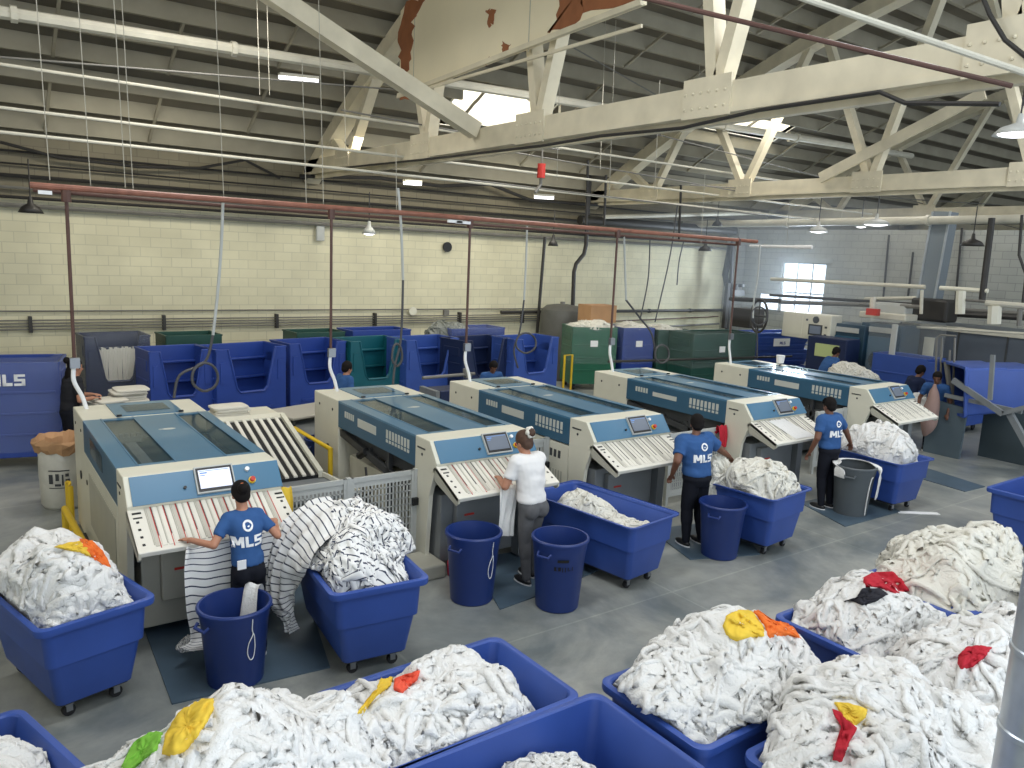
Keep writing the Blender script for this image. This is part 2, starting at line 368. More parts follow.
def heap(name, label, cx, cy, rz, rx, ry, z0, h, seed, mt=None, npatch=60, res=.009, pw=2.2, q=.65, peak=(0, 0), amp=1.0, out=.05, nexp=3.0, key=None, lump=.10, Rmin=.16, Rmax=.36, group='heaps of loose laundry in the carts', sc=(1.0, 1.45), hs=1.0, ns=None):
    mt = mt or M_TOWEL; r = np.random.RandomState(seed)
    # dome: arc length tables per direction
    NT, NA = 90, 73
    th = np.linspace(-PI, PI, NA); tt = np.linspace(0, 1, NT)
    Rth = 1/(np.abs(np.cos(th)/rx)**nexp+np.abs(np.sin(th)/ry)**nexp)**(1/nexp)
    Rth = Rth*(1+out*vn(np.cos(th)*2.2+5, np.sin(th)*2.2+5, seed))
    rr2 = Rth[:, None]*tt[None]; pk = 1+(peak[0]*np.cos(th)+peak[1]*np.sin(th))[:, None]*tt[None]
    zz = h*np.clip(1-tt**pw, 0, 1)[None]**q*pk
    ds = np.sqrt(np.diff(rr2, axis=1)**2+np.diff(zz, axis=1)**2); S_ = np.concatenate([np.zeros((NA, 1)), np.cumsum(ds, 1)], 1)
    smin = np.linspace(0, S_.max(), 160)
    Rt = np.stack([np.interp(smin, S_[a], rr2[a]) for a in range(NA)]); Zt = np.stack([np.interp(smin, S_[a], zz[a])-np.maximum(0, smin-S_[a, -1])*.35 for a in range(NA)])
    dR = np.gradient(Rt, axis=1); dZ = np.gradient(Zt, axis=1); nl = np.sqrt(dR**2+dZ**2)+1e-9; NRt = -dZ/nl; NZt = np.abs(dR)/nl
    def bil(T, a, b):
        a0 = np.clip(np.floor(a).astype(int), 0, NA-2); b0 = np.clip(np.floor(b).astype(int), 0, 158); fa = a-a0; fb = np.clip(b-b0, 0, 1)
        return (T[a0, b0]*(1-fb)+T[a0, b0+1]*fb)*(1-fa)+(T[a0+1, b0]*(1-fb)+T[a0+1, b0+1]*fb)*fa
    def surf(A, B, H):
        s_ = np.sqrt(A*A+B*B); t_ = np.arctan2(B, A); a = (t_+PI)/(2*PI)*(NA-1); b = s_/smin[-1]*159; b = np.minimum(b, 159)
        R_ = bil(Rt, a, b); Z_ = bil(Zt, a, b); nr = bil(NRt, a, b); nz = bil(NZt, a, b); n_ = np.sqrt(nr**2+nz**2)+1e-9; nr /= n_; nz /= n_
        w = min(1, smin[-1]/1.0)
        H = H+lump*w*vn(A*2.6, B*2.6, seed+2)+lump*.5*w*vn(A*6, B*6, seed+4)
        X = (R_+nr*H)*np.cos(t_); Y = (R_+nr*H)*np.sin(t_); Z = z0+Z_+nz*H
        c, s2 = math.cos(rz), math.sin(rz); WX, WY = X*c-Y*s2+cx, X*s2+Y*c+cy
        for (qx, qy, qr, ql, qw) in CARTS:
            if abs(qx-cx)+abs(qy-cy) < .45:
                cc, ss = math.cos(qr), math.sin(qr); lx = (WX-qx)*cc+(WY-qy)*ss; ly = -(WX-qx)*ss+(WY-qy)*cc
                hx_ = ql/2-.065-np.clip(.8-Z, 0, .6)*.22; hy_ = qw/2-.065-np.clip(.8-Z, 0, .6)*.2
                lo_ = Z < .835; f2 = np.where(lo_, 1.0, 0.0)
                lx = np.where(lo_, np.clip(lx, -hx_, hx_), lx); ly = np.where(lo_, np.clip(ly, -hy_, hy_), ly)
                WX, WY = qx+lx*cc-ly*ss, qy+lx*ss+ly*cc
                break
        return np.stack([WX, WY, Z], -1)
    sm = float(S_[:, -1].mean()); parts = []; uvs = []
    g = np.linspace(-1, 1, 70)*smin[-1]*.995; A, B = np.meshgrid(g, g, indexing='ij')
    f_ = np.maximum(np.abs(A), np.abs(B))/(np.sqrt(A*A+B*B)+1e-9); A, B = A*f_, B*f_
    parts.append(surf(A, B, -.02+.03*np.abs(vn(A*7, B*7, seed)))); uvs.append(np.stack([A, B], -1))
    area = PI*sm*sm; n_s = ns or max(3, int(area*8))
    NG = 96; G = np.zeros((NG, NG)); GS = smin[-1]*1.05
    Sx = S_[NA//2, -1]; Sy = S_[NA//4, -1]
    for k in range(n_s):
        m = r.randint(len(SHEETS)); P = SHEETS[m]; scl = r.uniform(*sc)*(1 if area > .8 else .62); a = r.rand()*2*PI
        if k < n_s*.6: q_ = math.sqrt((k+.5)/(n_s*.6)); ph = k*2.39996+seed
        else: q_ = math.sqrt(r.rand())*.85; ph = r.rand()*2*PI
        ux, uy = Sx*q_*.90*math.cos(ph), Sy*q_*.90*math.sin(ph)
        fx = -1 if r.rand() < .5 else 1
        px_ = (P[..., 0]*fx*math.cos(a)-P[..., 1]*math.sin(a))*scl+ux; py2 = (P[..., 0]*fx*math.sin(a)+P[..., 1]*math.cos(a))*scl+uy
        # pull in what would leave the cart
        e = np.sqrt((px_/(Sx*1.04))**2+(py2/(Sy*1.04))**2); pull = np.where(e > 1, (1+(e-1)*.25)/e, 1)
        px_, py2 = px_*pull, py2*pull
        gi = np.clip(((px_/GS+1)*.5*(NG-1)), 0, NG-1.001); gj = np.clip(((py2/GS+1)*.5*(NG-1)), 0, NG-1.001); i0 = gi.astype(int); j0 = gj.astype(int)
        Gb = G.copy()
        for _ in range(7): Gb = (Gb+np.roll(Gb, 1, 0)+np.roll(Gb, -1, 0)+np.roll(Gb, 1, 1)+np.roll(Gb, -1, 1))/5
        fi = gi-i0; fj = gj-j0; base = (Gb[i0, j0]*(1-fj)+Gb[i0, j0+1]*fj)*(1-fi)+(Gb[i0+1, j0]*(1-fj)+Gb[i0+1, j0+1]*fj)*fi
        hh = P[..., 2]*scl*hs*amp+.008+np.minimum(base, .13)*.85
        np.maximum.at(G, (np.round(gi).astype(int), np.round(gj).astype(int)), hh); pull = 1.0
        parts.append(surf(px_*pull, py2*pull, hh)); uvs.append(SHEET_UV*1.0)
    o = quads_obj(name, parts, mt, (cx, cy, z0), uvs); tag(o, label, 'laundry', group, 'stuff')
    if key:
        vs = []; fs = []; o0 = 0
        for k, P in enumerate(parts):
            S2 = P[::(1 if len(key) == 1 and key in 'HIJKPEA' else 2), ::(1 if len(key) == 1 and key in 'HIJKPEA' else 2)] if k else P; a, b = S2.shape[:2]; idx = np.arange(a*b).reshape(a, b)+o0; o0 += a*b; vs.append(S2.reshape(-1, 3)); fs.append(np.stack([idx[:-1, :-1], idx[1:, :-1], idx[1:, 1:], idx[:-1, 1:]], -1).reshape(-1, 4))
        HEAPS[key] = BVHTree.FromPolygons(np.concatenate(vs).tolist(), np.concatenate(fs).tolist())
    return o
def patch(name, label, poly, mt, keys, off=.034, cat='cloth', rings=12, n=72, ctr=None, group=None, parent=None):
    """a piece of cloth lying on a heap: rays find where the heap is, the cloth follows it a little above"""
    poly = [np.array(p, float) for p in poly]; c = np.array(ctr, float) if ctr else sum(poly)/len(poly)
    L = [np.linalg.norm(poly[(i+1) % len(poly)]-poly[i]) for i in range(len(poly))]; T = sum(L); b = []
    for k in range(n):
        d = k/n*T; i = 0
        while d > L[i]: d -= L[i]; i += 1
        b.append(poly[i]+(poly[(i+1) % len(poly)]-poly[i])*d/L[i])
    vs = []; last = None
    def hit(p):
        best = None
        for kk in keys:
            h_ = HEAPS[kk].ray_cast(CAMP, Vector(ray(*p)).normalized())
            if h_[0] is not None and (best is None or h_[3] < best[1][3]): best = (kk, h_)
        if best is None: return None
        nrm = best[1][1]; nrm = -nrm if nrm.z < 0 else nrm
        return best[1][0], nrm
    P = np.zeros((rings+1, n, 3))
    h0 = hit(c); 
    if h0 is None: return None
    lastp = h0
    for i in range(rings+1):
        t = i/rings
        for k in range(n):
            h_ = hit(c+(b[k]-c)*t)
            if h_ is None:
                P[i, k] = P[i-1, k] if i else np.array(h0[0])
            else:
                e = off*(1-max(0, (t-.86)/.14)**2*1.3)+.004*math.sin(k*.7+i*1.1)
                P[i, k] = np.array(h_[0]+(h_[1]*.2+Vector((0, 0, .15))-Vector(ray(*c)).normalized()*.8)*e)
    # smooth
    for _ in range(1):
        Q = P.copy(); Q[1:-1] = .5*P[1:-1]+.125*(P[:-2]+P[2:]+np.roll(P, 1, 1)[1:-1]+np.roll(P, -1, 1)[1:-1]); P = Q
    P[0] = P[1].mean(axis=0)
    P = np.concatenate([P, P[:, :1]], 1)
    o0 = P[0, 0].copy()
    o = grid_obj(name, P-(o0 if parent is None else 0), mt, parent, world=parent is not None)
    if parent is None: o.location = o0; tag(o, label, cat, group)
    else: o['label'] = label
    return o
def sheet(name, rows, mt, nu=40, nv=40, fold=.02, ff=5, seed=1, parent=None, uvs=1.0, fine=.004, thick=0, world=True, drift=.6):
    """cloth through rows of 3-D points (row = across, rows go down)"""
    R = [spline(r_, nv) for r_ in rows]; R = [np.array([r_[int(round(i))] for i in np.linspace(0, len(r_)-1, nv)]) for r_ in R]
    cols = []
    for j in range(nv):
        s_ = spline([r_[j] for r_ in R], nu); cols.append([s_[int(round(i))] for i in np.linspace(0, len(s_)-1, nu)])
    P = np.array(cols).transpose(1, 0, 2)
    du = np.linalg.norm(np.diff(P, axis=0), axis=-1).mean(); dv = np.linalg.norm(np.diff(P, axis=1), axis=-1).mean()
    i, j = np.meshgrid(np.arange(nu)*du, np.arange(nv)*dv, indexing='ij')
    gu = np.gradient(P, axis=0); gv = np.gradient(P, axis=1); N = np.cross(gu, gv); N /= np.linalg.norm(N, axis=-1, keepdims=True)+1e-9
    ph = j*ff+drift*vn(i*2.5, j*2.5, seed)
    env = sst(0, .25*nu*du, i)*.7+.3
    D = fold*np.sin(2*PI*ph)*env*(.7+.5*vn(i*3, j*3, seed+4))+fine*fbm(i*14, j*14, seed, 2)
    P = P+N*D[..., None]
    o = grid_obj(name, P, mt, parent, uv=np.stack([j*uvs, i*uvs], -1), world=parent is not None and world)
    if thick: md = o.modifiers.new('solid', 'SOLIDIFY'); md.thickness = thick
    return o

def block_letters(h, m, xc, zc):
    """heavy block capitals M L S as flat strokes, cut into small cells so that they can follow the cloth"""
    w, b = h*1.0, h*.27; q = []
    def bx(x0, x1, z0, z1): q.append([(x0, z0), (x1, z0), (x1, z1), (x0, z1)])
    x = -w*1.42
    bx(x, x+b, 0, h); bx(x+w-b, x+w, 0, h); q.append([(x+b*.2, h), (x+b*1.25, h), (x+w/2+b*.45, h*.25), (x+w/2-b*.45, h*.25)]); q.append([(x+w-b*1.25, h), (x+w-b*.2, h), (x+w/2+b*.45, h*.25), (x+w/2-b*.45, h*.25)])
    x = -w*.30; bx(x, x+b, 0, h); bx(x, x+w*.72, 0, b)
    x = w*.54; e = w*.82
    for z0, z1 in ((0, b*.8), (h/2-b*.4, h/2+b*.4), (h-b*.8, h)): bx(x, x+e, z0, z1)
    bx(x, x+b, h/2, h); bx(x+e-b, x+e, 0, h/2)
    bm = bmesh.new()
    for f in q: bm.faces.new([bm.verts.new((xc+a, 0, zc-h/2+c)) for a, c in f])
    for ax, n_, o_ in (((1, 0, 0), 40, xc-.3), ((0, 0, 1), 20, zc-.15)):
        for t_ in range(n_): bmesh.ops.bisect_plane(bm, geom=bm.verts[:]+bm.edges[:]+bm.faces[:], plane_co=(o_+t_*.015 if ax[0] else 0, 0, o_+t_*.015 if ax[2] else 0), plane_no=ax)
    me = bpy.data.meshes.new('letters'); bm.to_mesh(me); bm.free(); me.materials.append(m); return me
# ================================================================== THE ROOM
WALLY, WALLX = 18.0, 22.3
def rz_(y): return 10-.0205*(y-3)**2
def struct(o, label=None): o['kind'] = 'structure'; return tag(o, label)
struct(MB().box(-8, 46, -5, 18.2, -.15, 0).build('floor', M_FLOOR), 'grey concrete floor')
struct(MB().box(-8, 46, 18.0, 18.25, 0, 4.12).build('wall_back', M_WALL), 'cream painted block wall')
M_WALLU = brick_mat('shaded_upper_wall', (134, 126, 104), (126, 118, 97), (112, 105, 88), 'X')  # shade of the upper wall, put into a darker brownish block colour
struct(MB().box(-8, 46, 18.0, 18.25, 4.12, 5.45).build('trim_2', M_WALLU), 'upper band of the block wall, coloured darker for its shade')
# right wall with the window hole
w = MB()
WY0, WY1, WZ0, WZ1 = 14.32, 15.96, 1.9, 3.58
w.box(22.3, 22.5, -5, WY0, 0, 4.6).box(22.3, 22.5, WY1, 18, 0, 4.6).box(22.3, 22.5, WY0, WY1, 0, WZ0).box(22.3, 22.5, WY0, WY1, WZ1, 4.6)
struct(w.build('wall_right', M_WALLR), 'pale block wall with window')
struct(MB().box(45.8, 46, -5, 18, 0, 10.2).build('wall_far', M_WALLR))
struct(MB().box(-8.2, -8, -5, 18.2, 0, 10.2).build('wall_left', M_WALL))
# arched roof deck with two skylight openings
SKY = [(9.3, 11.9, 15.05, 16.35), (16.2, 19.9, 14.1, 15.0)]
ys = sorted(set([-5+i*.92 for i in range(26)]+[18.25]+[a for s_ in SKY for a in s_[2:]])); ys = [y for y in ys if y <= 18.25]
xs = sorted(set([-8.2, 0, 7, 15.5, 24, 33, 46]+[a for s_ in SKY for a in s_[:2]]))
d = MB()
for i in range(len(xs)-1):
    for j in range(len(ys)-1):
        cx, cy = (xs[i]+xs[i+1])/2, (ys[j]+ys[j+1])/2
        if any(s_[0] < cx < s_[1] and s_[2] < cy < s_[3] for s_ in SKY): continue
        q = [(xs[i], ys[j]), (xs[i+1], ys[j]), (xs[i+1], ys[j+1]), (xs[i], ys[j+1])]
        d.add([(a, b, rz_(b)) for a, b in q]+[(a, b, rz_(b)+.1) for a, b in q], [(3, 2, 1, 0), (4, 5, 6, 7), (0, 1, 5, 4), (1, 2, 6, 5), (2, 3, 7, 6), (3, 0, 4, 7)])
M_DECK = mat('roof_deck', (112, 106, 92), .85, var=.22, vscale=.8)
roof = struct(d.build('ceiling', M_DECK, fixn=False), 'arched timber roof deck with joists')
M_CURB = mat('skylight_curb_white', (235, 230, 214), .7)
for k, s_ in enumerate(SKY):
    c = MB(); z0 = rz_((s_[2]+s_[3])/2)
    zt_ = rz_(s_[2])+.8
    c.box(s_[0]-.05, s_[1]+.05, s_[2]-.05, s_[2], rz_(s_[2])-.0, zt_).box(s_[0]-.05, s_[1]+.05, s_[3], s_[3]+.05, rz_(s_[3])-.02, zt_)
    for a in (s_[0]-.05, s_[1]): c.prism([(s_[2], rz_(s_[2])-.0), (s_[3], rz_(s_[3])-.02), (s_[3], zt_), (s_[2], zt_)], 'x', a, a+.05)
    for q in range(1, 4):
        x = s_[0]+(s_[1]-s_[0])*q/4; c.box(x-.02, x+.02, s_[2], s_[3], rz_(s_[2])+.35, rz_(s_[2])+.4)
    c.build('skylight_curb', M_CURB, roof)
# joists run with the building, shallow ribs under the deck
yj = 17.6
while yj > 2:
    j = MB(); z = rz_(yj)
    segs = [(-8, 46)]
    for s_ in SKY:
        if s_[2]-.03 < yj < s_[3]+.03: segs = [(a, s_[0]-.05) if a < s_[0] < b else (a, b) for a, b in segs] + [(s_[1]+.05, b) for a, b in segs if a < s_[1] < b]
    for a, b in segs: j.box(a, b, yj-.045, yj+.045, z-.30, z-.002)
    j.build('joist', M_JOIST, roof); yj -= .62
# bridging: short slanted struts between joists
br = MB()
for x in (1.6, 3.4, 5.2, 9.6, 12.2, 14.2, 17.8, 20.4, 22.4):
    y = 17.6; k = 0
    while y > 5:
        if (k+int(x*3)) % 3 != 0:
            br.beam((x, y, rz_(y)-.3), (x, y-.62, rz_(y-.62)-.28), .05, .05)
        y -= .62; k += 1
br.build('bridging', M_JOIST, roof)

# window of the right wall: frame, panes, lintel
win = struct(thing('window_1', None, None, (22.4, (WY0+WY1)/2, WZ0)), 'bright steel window high in the block wall')
f = MB(); yc = (WY0+WY1)/2; hw = (WY1-WY0)/2
f.box(-.08, .08, -hw, hw, 0, .06).box(-.08, .08, -hw, hw, WZ1-WZ0-.06, WZ1-WZ0).box(-.08, .08, -hw, -hw+.06, 0, WZ1-WZ0).box(-.08, .08, hw-.06, hw, 0, WZ1-WZ0)
for k in (1, 2): f.box(-.03, .03, -hw+2*hw*k/3-.02, -hw+2*hw*k/3+.02, 0, WZ1-WZ0)
f.box(-.03, .03, -hw, hw, .66, .70)
f.build('window_frame', M_GREYL, win)
MB().box(-.01, .01, -hw+.05, hw-.05, .05, WZ1-WZ0-.05).build('pane', mat('frosted_pane', (222, 238, 255), .3, emit=1.6), win)
MB().box(-.16, .1, -hw-.15, hw+.15, WZ1-WZ0, WZ1-WZ0+.14).build('lintel', M_GREYL, win)
win2 = struct(thing('window_2', None, None, (22.27, 16.35, 1.95)), 'low bright glazed strip beside the steel window')
MB().box(-.02, .02, -.36, .30, .03, .52).build('pane', mat('frosted_pane2', (222, 238, 255), .3, emit=1.3), win2)
MB().box(-.04, .03, -.40, .34, 0, .03).box(-.04, .03, -.40, .34, .52, .56).box(-.04, .03, .30, .34, 0, .56).build('window_frame', M_GREYL, win2)
# pilaster and pipes in the corner
struct(MB().box(21.9, 22.3, 17.5, 18.0, 0, 4.6).build('trim_1', M_WALLR))

# ------------------------------------------------------------------ trusses
def rivets(m, pts, r=.018, dx=-1):
    for p in pts: m.ell(p, r*.8, r, r, None, 6, 4)
def truss(X, label, webs, zb=5.02, zt=5.34, y0=-4.5, name='roof_truss'):
    t = thing(name, label, 'truss', (X, 10, zb), 0, 'white roof trusses')
    W = lambda m, n_, mm=M_TRUSS: m.build(n_, mm, t, world=True)
    b = MB(); b.box(X-.17, X-.05, y0, 17.95, zb, zt); b.box(X+.05, X+.17, y0, 17.95, zb, zt)
    b.box(X-.19, X-.17, y0, 17.95, zb+.0, zb+.05); b.box(X-.05, X+.05, y0, 17.95, zb-.08, zb-.0)
    W(b, 'bottom_chord')
    c = MB(); n = 22; pr_ = []
    for i in range(n+1):
        y = y0+(17.95-y0)*i/n; pr_.append((y, rz_(y)))
    for (ya, za), (yb, zb_) in zip(pr_[:-1], pr_[1:]): c.beam((X, ya, za-.45), (X, yb, zb_-.45), .34, .3)
    W(c, 'top_chord')
    for (ya, za, yb, zz) in webs:
        m = MB(); m.beam((X, ya, za), (X, yb, zz), .14, .2, (1, 0, 0)); W(m, 'web_member')
    for (ya, za, yb, zz) in webs[::2]:
        g = MB()
        yy = yb if zz < 6 else ya
        g.box(X-.2, X-.17, yy-.33, yy+.33, zb-.02, zt+.08)
        for dy in (-.26, -.15, -.04, .07, .18, .29):
            for z in (zb+.08, zb+.24): g.ell((X-.205, yy+dy, z), .014, .018, .018, None, 6, 4)
        W(g, 'gusset_plate')
    return t
def webset(pairs):
    out = []
    for ylow, yl, yr in pairs:
        for yu in (yl, yr): out.append((yu, rz_(yu)-.45, ylow, 5.2))
    return out
T1 = webset([(15.75, 16.6, 14.45), (12.4, 13.15, 11.75), (9.2, 9.85, 8.05), (6.0, 6.65, 4.9), (3.0, 3.8, 1.9)])
truss(6.94, 'big white riveted truss crossing above the folding machines, nearest of the trusses', T1)
T2 = webset([(15.4, 16.4, 14.4), (12.4, 13.6, 10.9), (9.2, 10.6, 8.1), (6.2, 7.6, 4.9), (3, 4, 1.9)])
truss(15.54, 'white truss behind the nearest one, its bottom chord lower in the view', T2)
truss(24.14, 'dim white truss beyond the block partition wall', T2)
truss(33.0, 'farthest dim white truss in the dark roof', T2)
# brace crossing from the truss towards the roof
t = thing('sway_brace', 'long white diagonal brace rising left from the nearest truss chord', 'brace', (6.8, 10.6, 5.3))
a = Vector((6.75, 10.6, 5.3)); b = atY(280, 0, 10.6); MB().beam(a, a+(b-a)*1.7, .2, .24).build('brace_bar', M_TRUSS, t, world=True)
t = thing('flat_brace', 'flat white brace slanting between truss web members of the second truss', 'brace', (15.3, 9, 5.4))
MB().beam(atX(820, 178, 15.3), atX(985, 93, 15.3), .05, .22).build('brace_bar', M_TRUSS, t, world=True)

# painted panel on the nearest truss with peeled patches (bare board shows as thin raised shapes)
t = thing('painted_panel', 'cream painted board hanging on the nearest truss, peeled to brown patches', 'panel', (6.6, 10.4, 6.3))
XP = 6.72
c0, c1 = atX(399, 97, XP), atX(640, 5, XP)
ya, yb = c0.y, c1.y-.05
N_ = 14; poly = [(yb, c1.z), (ya, c0.z)]+[(ya+(yb-ya)*i/N_, rz_(ya+(yb-ya)*i/N_)-.32) for i in range(N_+1)]
MB().prism(poly, 'x', XP, XP+.06).build('board', M_PANEL, t, world=True)
MB().box(XP-.03, XP, yb-.02, ya+.04, c0.z-.02, c0.z+.02).beam((XP-.02, ya, c0.z+.02), (XP-.02, yb, c1.z+.02), .05, .07).build('edge_batten', M_TRUSS, t, world=True)
for yy in (402, 516): 
    p = atX(yy+12, 60, XP); MB().box(XP-.006, XP, p.y-.008, p.y+.008, c0.z+.1, 8.6).build('board_joint', M_CREAM2, t, world=True)
def peel(poly_px, seed):
    pts = []
    n = len(poly_px); r = random.Random(seed)
    for i in range(n):
        a_ = np.array(poly_px[i], float); b_ = np.array(poly_px[(i+1) % n], float)
        for k in range(5): q = a_+(b_-a_)*k/5; pts.append((q[0]+r.uniform(-2.2, 2.2), q[1]+r.uniform(-2.2, 2.2)))
    P_ = [atX(u, v, XP-.004) for u, v in pts]
    MB().prism([(p.y, p.z) for p in P_], 'x', XP-.008, XP-.001).build('bare_patch', M_BARE, t, world=True)
peel([(408, 0), (424, 0), (413, 22), (414, 45), (407, 68), (409, 98), (401, 100), (401, 62), (397, 32)], 1)
peel([(560, -8), (582, -8), (582, 22), (548, 34), (556, 18)], 2)
peel([(487, 10), (494, 10), (493, 24), (488, 26)], 3)
peel([(478, 64), (489, 58), (497, 58), (486, 64)], 4)
peel([(502, 40), (509, 46), (507, 56), (503, 50)], 5)
peel([(582, -14), (636, -14), (636, 2), (582, 14)], 6)

# ------------------------------------------------------------------ pipes, conduits and wires
def pipe(name, label, pts, r, m, cat='pipe', group=None, n=8, joints=0):
    p0 = Vector(pts[0]); t = MB().tube([Vector(p)-p0 for p in pts], r, n)
    if joints:
        P_ = [Vector(p)-p0 for p in pts]; L = (P_[-1]-P_[0]).length; k = int(L/joints)
        for i in range(1, k+1):
            c = P_[0]+(P_[-1]-P_[0])*i/(k+1); dd = (P_[-1]-P_[0]).normalized()*.04; t.tube([c-dd, c+dd], r*1.35, n)
    o = t.build(name, m, smooth=False, auto=.7); o.location = p0; return tag(o, label, cat, group)
pipe('overhead_pipe', 'thick cream pipe running high under the joists above the folders', [(-2, 13, 6.25), (24, 13, 6.9)], .085, M_PIPEW, joints=3)
for k, (z, y, lab) in enumerate([(5.66, 13, 'upper'), (5.1, 13, 'middle'), (4.78, 13, 'lowest')]):
    pipe('sprinkler_line', f'thin pale pipe strung below the roof joists, {lab} of three parallel lines', [(-2, y, z), (22.2, y, z-.05)], .024, M_PIPEW, group='thin pale pipes below the joists')
pipe('duct_pipe', 'pale thick pipe crossing level below the second truss', [(19.5, 17.9, 4.62), (19.5, 2, 4.75)], .1, M_PIPEW, joints=4, n=12)
pipe('sprinkler_line', 'thin rust tinted pipe slanting over the nearest truss toward the right', [atX(560, -22, 4.2), atX(1012, 86, 6.6)], .02, M_BRICKRED)
pipe('sprinkler_line', 'second thin pale pipe slanting above the nearest truss chord', [atX(720, -30, 4.6), atX(1034, 76, 6.6)], .025, M_PIPEW)
pipe('power_cable', 'black cable clipped along the nearest truss chord', [atX(u, v, 6.7) for u, v in ((341, 168), (420, 160), (540, 146), (600, 136), (682, 128), (760, 110), (880, 92), (905, 103), (1000, 104))], .02, M_PIPED, 'cable')
pipe('power_cable', 'black cable sagging under the roof at upper left of the block wall', [atY(u, v, 17.7) for u, v in ((0, 142), (60, 158), (140, 167), (200, 168), (245, 160), (280, 178))], .03, M_PIPED, 'cable')
pipe('power_cable', 'thick dark hose sagging along the upper back wall behind the truss', [atY(u, v, 17.6) for u, v in ((300, 176), (380, 178), (440, 186), (490, 184), (530, 200), (600, 205))], .045, M_PIPED, 'cable')
pipe('hanging_cable', 'dark cable hanging at the upper right corner above the truss', [atX(u, v, 6.6) for u, v in ((980, -10), (990, 15), (1005, 40), (1030, 60))], .018, M_PIPED, 'cable')
# conduits on the back wall
cd = thing('wall_conduit_rack', 'bundle of grey conduits running low along the cream block wall', 'conduit', (8, 17.95, 1.6))
for z in (1.56, 1.62, 1.68, 1.74):
    MB().tube([(-6, 17.92, z), (14.2, 17.92, z)], .016, 6).build('conduit', M_PIPEG, cd, world=True)
for x in (1.2, 3.65, 6.1, 8.6, 11.1, 13.2): MB().box(x-.03, x+.03, 17.86, 17.99, 1.5, 1.82).build('bracket', M_PIPED, cd, world=True)
pipe('wall_conduit', 'single thin conduit above the grey conduit bundle on the cream wall', [(-6, 17.95, 1.93), (14.2, 17.95, 1.9)], .016, M_PIPEG, 'conduit')
pipe('wall_pipe', 'long black pipe running along the wall above the green wrapped carts', [(12.3, 17.7, 1.83), (21.9, 17.7, 1.83)], .05, M_PIPED, joints=2.2)
pipe('wall_pipe', 'grey pipe under the black pipe on the wall behind the green carts', [(13.9, 17.8, 1.2), (21.6, 17.8, 1.35)], .035, M_PIPEG)
pipe('wall_pipe', 'thin brown pipe low on the wall behind the green wrapped carts', [(13.9, 17.85, 1.45), (21.6, 17.85, 1.6)], .02, M_BRICKRED)
pl = thing('upper_pipe_bank', 'bank of dark pipes along the top of the cream block wall', 'pipe', (8, 17.9, 4.2))
for k, (z, r_, m_) in enumerate([(3.95, .05, M_PIPEG), (4.1, .035, M_PIPED), (4.28, .03, M_PIPEG), (4.5, .04, M_PIPED), (4.72, .02, M_PIPED), (4.95, .025, M_PIPED)]):
    MB().tube([(-6, 17.85, z), (22, 17.85, z-.03)], r_, 6).build('pipe_run', m_, pl, world=True)
pipe('wall_pipe', 'thick dark green pipe high on the wall near the corner', [atY(580, 220, 17.3), atY(735, 231, 17.3)], .13, M_PIPED, n=12)
pipe('wall_pipe', 'white pipe above the dark pipe high near the corner', [atY(604, 217, 17), atY(760, 213, 17)], .06, M_PIPEW)
for k, (u0, v0, u1, v1, r_, lab) in enumerate([(545, 237, 537, 333, .045, 'straight dark vertical pipe left of the grey tank'), ]):
    pipe('vertical_pipe', lab, [atY(u0, v0, 17.6), atY(u1, v1, 17.6)], r_, M_PIPED)
pipe('vertical_pipe', 'dark vertical pipe with a double bend above the cardboard box', [atY(u, v, 17.4) for u, v in ((590, 175), (586, 245), (584, 254), (576, 264), (574, 272), (572, 325))], .06, M_PIPED)
pipe('vertical_pipe', 'thick dark vertical pipe with elbow in the wall corner', [atY(u, v, 17.2) for u, v in ((731, 244), (725, 275), (727, 285), (733, 287))], .1, M_PIPED, n=10)
pipe('vertical_pipe', 'dark riser pipe in the wall corner behind the thick pipe', [atY(u, v, 17.0) for u, v in ((733, 240), (731, 285), (727, 330))], .07, M_PIPED)
pipe('vertical_pipe', 'second dark riser pipe beside the corner elbow', [atY(u, v, 16.9) for u, v in ((728, 283), (724, 328))], .09, M_PIPED)
vc = thing('corner_valve', 'dark valve group on the corner pipes', 'valve', atY(738, 293, 16.8))
MB().cbox((0, 0, 0), .5, .15, .2).tube([(-.1, 0, -.12), (-.1, 0, .3)], .05).tube([(.15, 0, .2), (.15, 0, .3)], .11, 12).build('valve_body', M_PIPED, vc)
for k, (u0, v0, u1, v1, lab) in enumerate([(889, 235, 883, 300, 'left of the slanting duct'), (913, 252, 908, 296, 'close left of the slanting duct'), (962, 228, 955, 305, 'right of the slanting duct')]):
    pipe('vertical_pipe', 'thin dark vertical conduit on the pale block wall '+lab, [atX(u0, v0, 22.2), atX(u1, v1, 22.2)], .03, M_PIPED)
pipe('vertical_pipe', 'thick dark slanting pipe on the pale block wall at right', [atX(992, 218, 18), atX(982, 300, 18)], .07, M_PIPED)
pipe('vertical_pipe', 'dark pipe close behind the slanting grey duct', [atX(933, 222, 21), atX(923, 300, 21)], .08, M_PIPED)
pipe('vertical_pipe', 'dark bent conduit at the right end of the pale wall', [atX(u, v, 18) for u, v in ((1022, 215), (1019, 255), (1026, 275), (1022, 310))], .03, M_PIPED)
du = thing('exhaust_duct', 'grey sheet metal duct rising at a slant from the washers into the roof', 'duct', atX(928, 305, 20))
a, b = atX(929, 305, 20), atX(946, 212, 20)
MB().beam(a, b, .42, .42, (1, 0, 0)).build('duct_body', mat('duct_grey', (132, 142, 150), .45, metal=.3), du, world=True)
for s_ in (-1, 1): MB().beam(a+Vector((-.22, s_*.21, 0)), b+Vector((-.22, s_*.21, 0)), .03, .05).build('duct_flange', M_GALV, du, world=True)

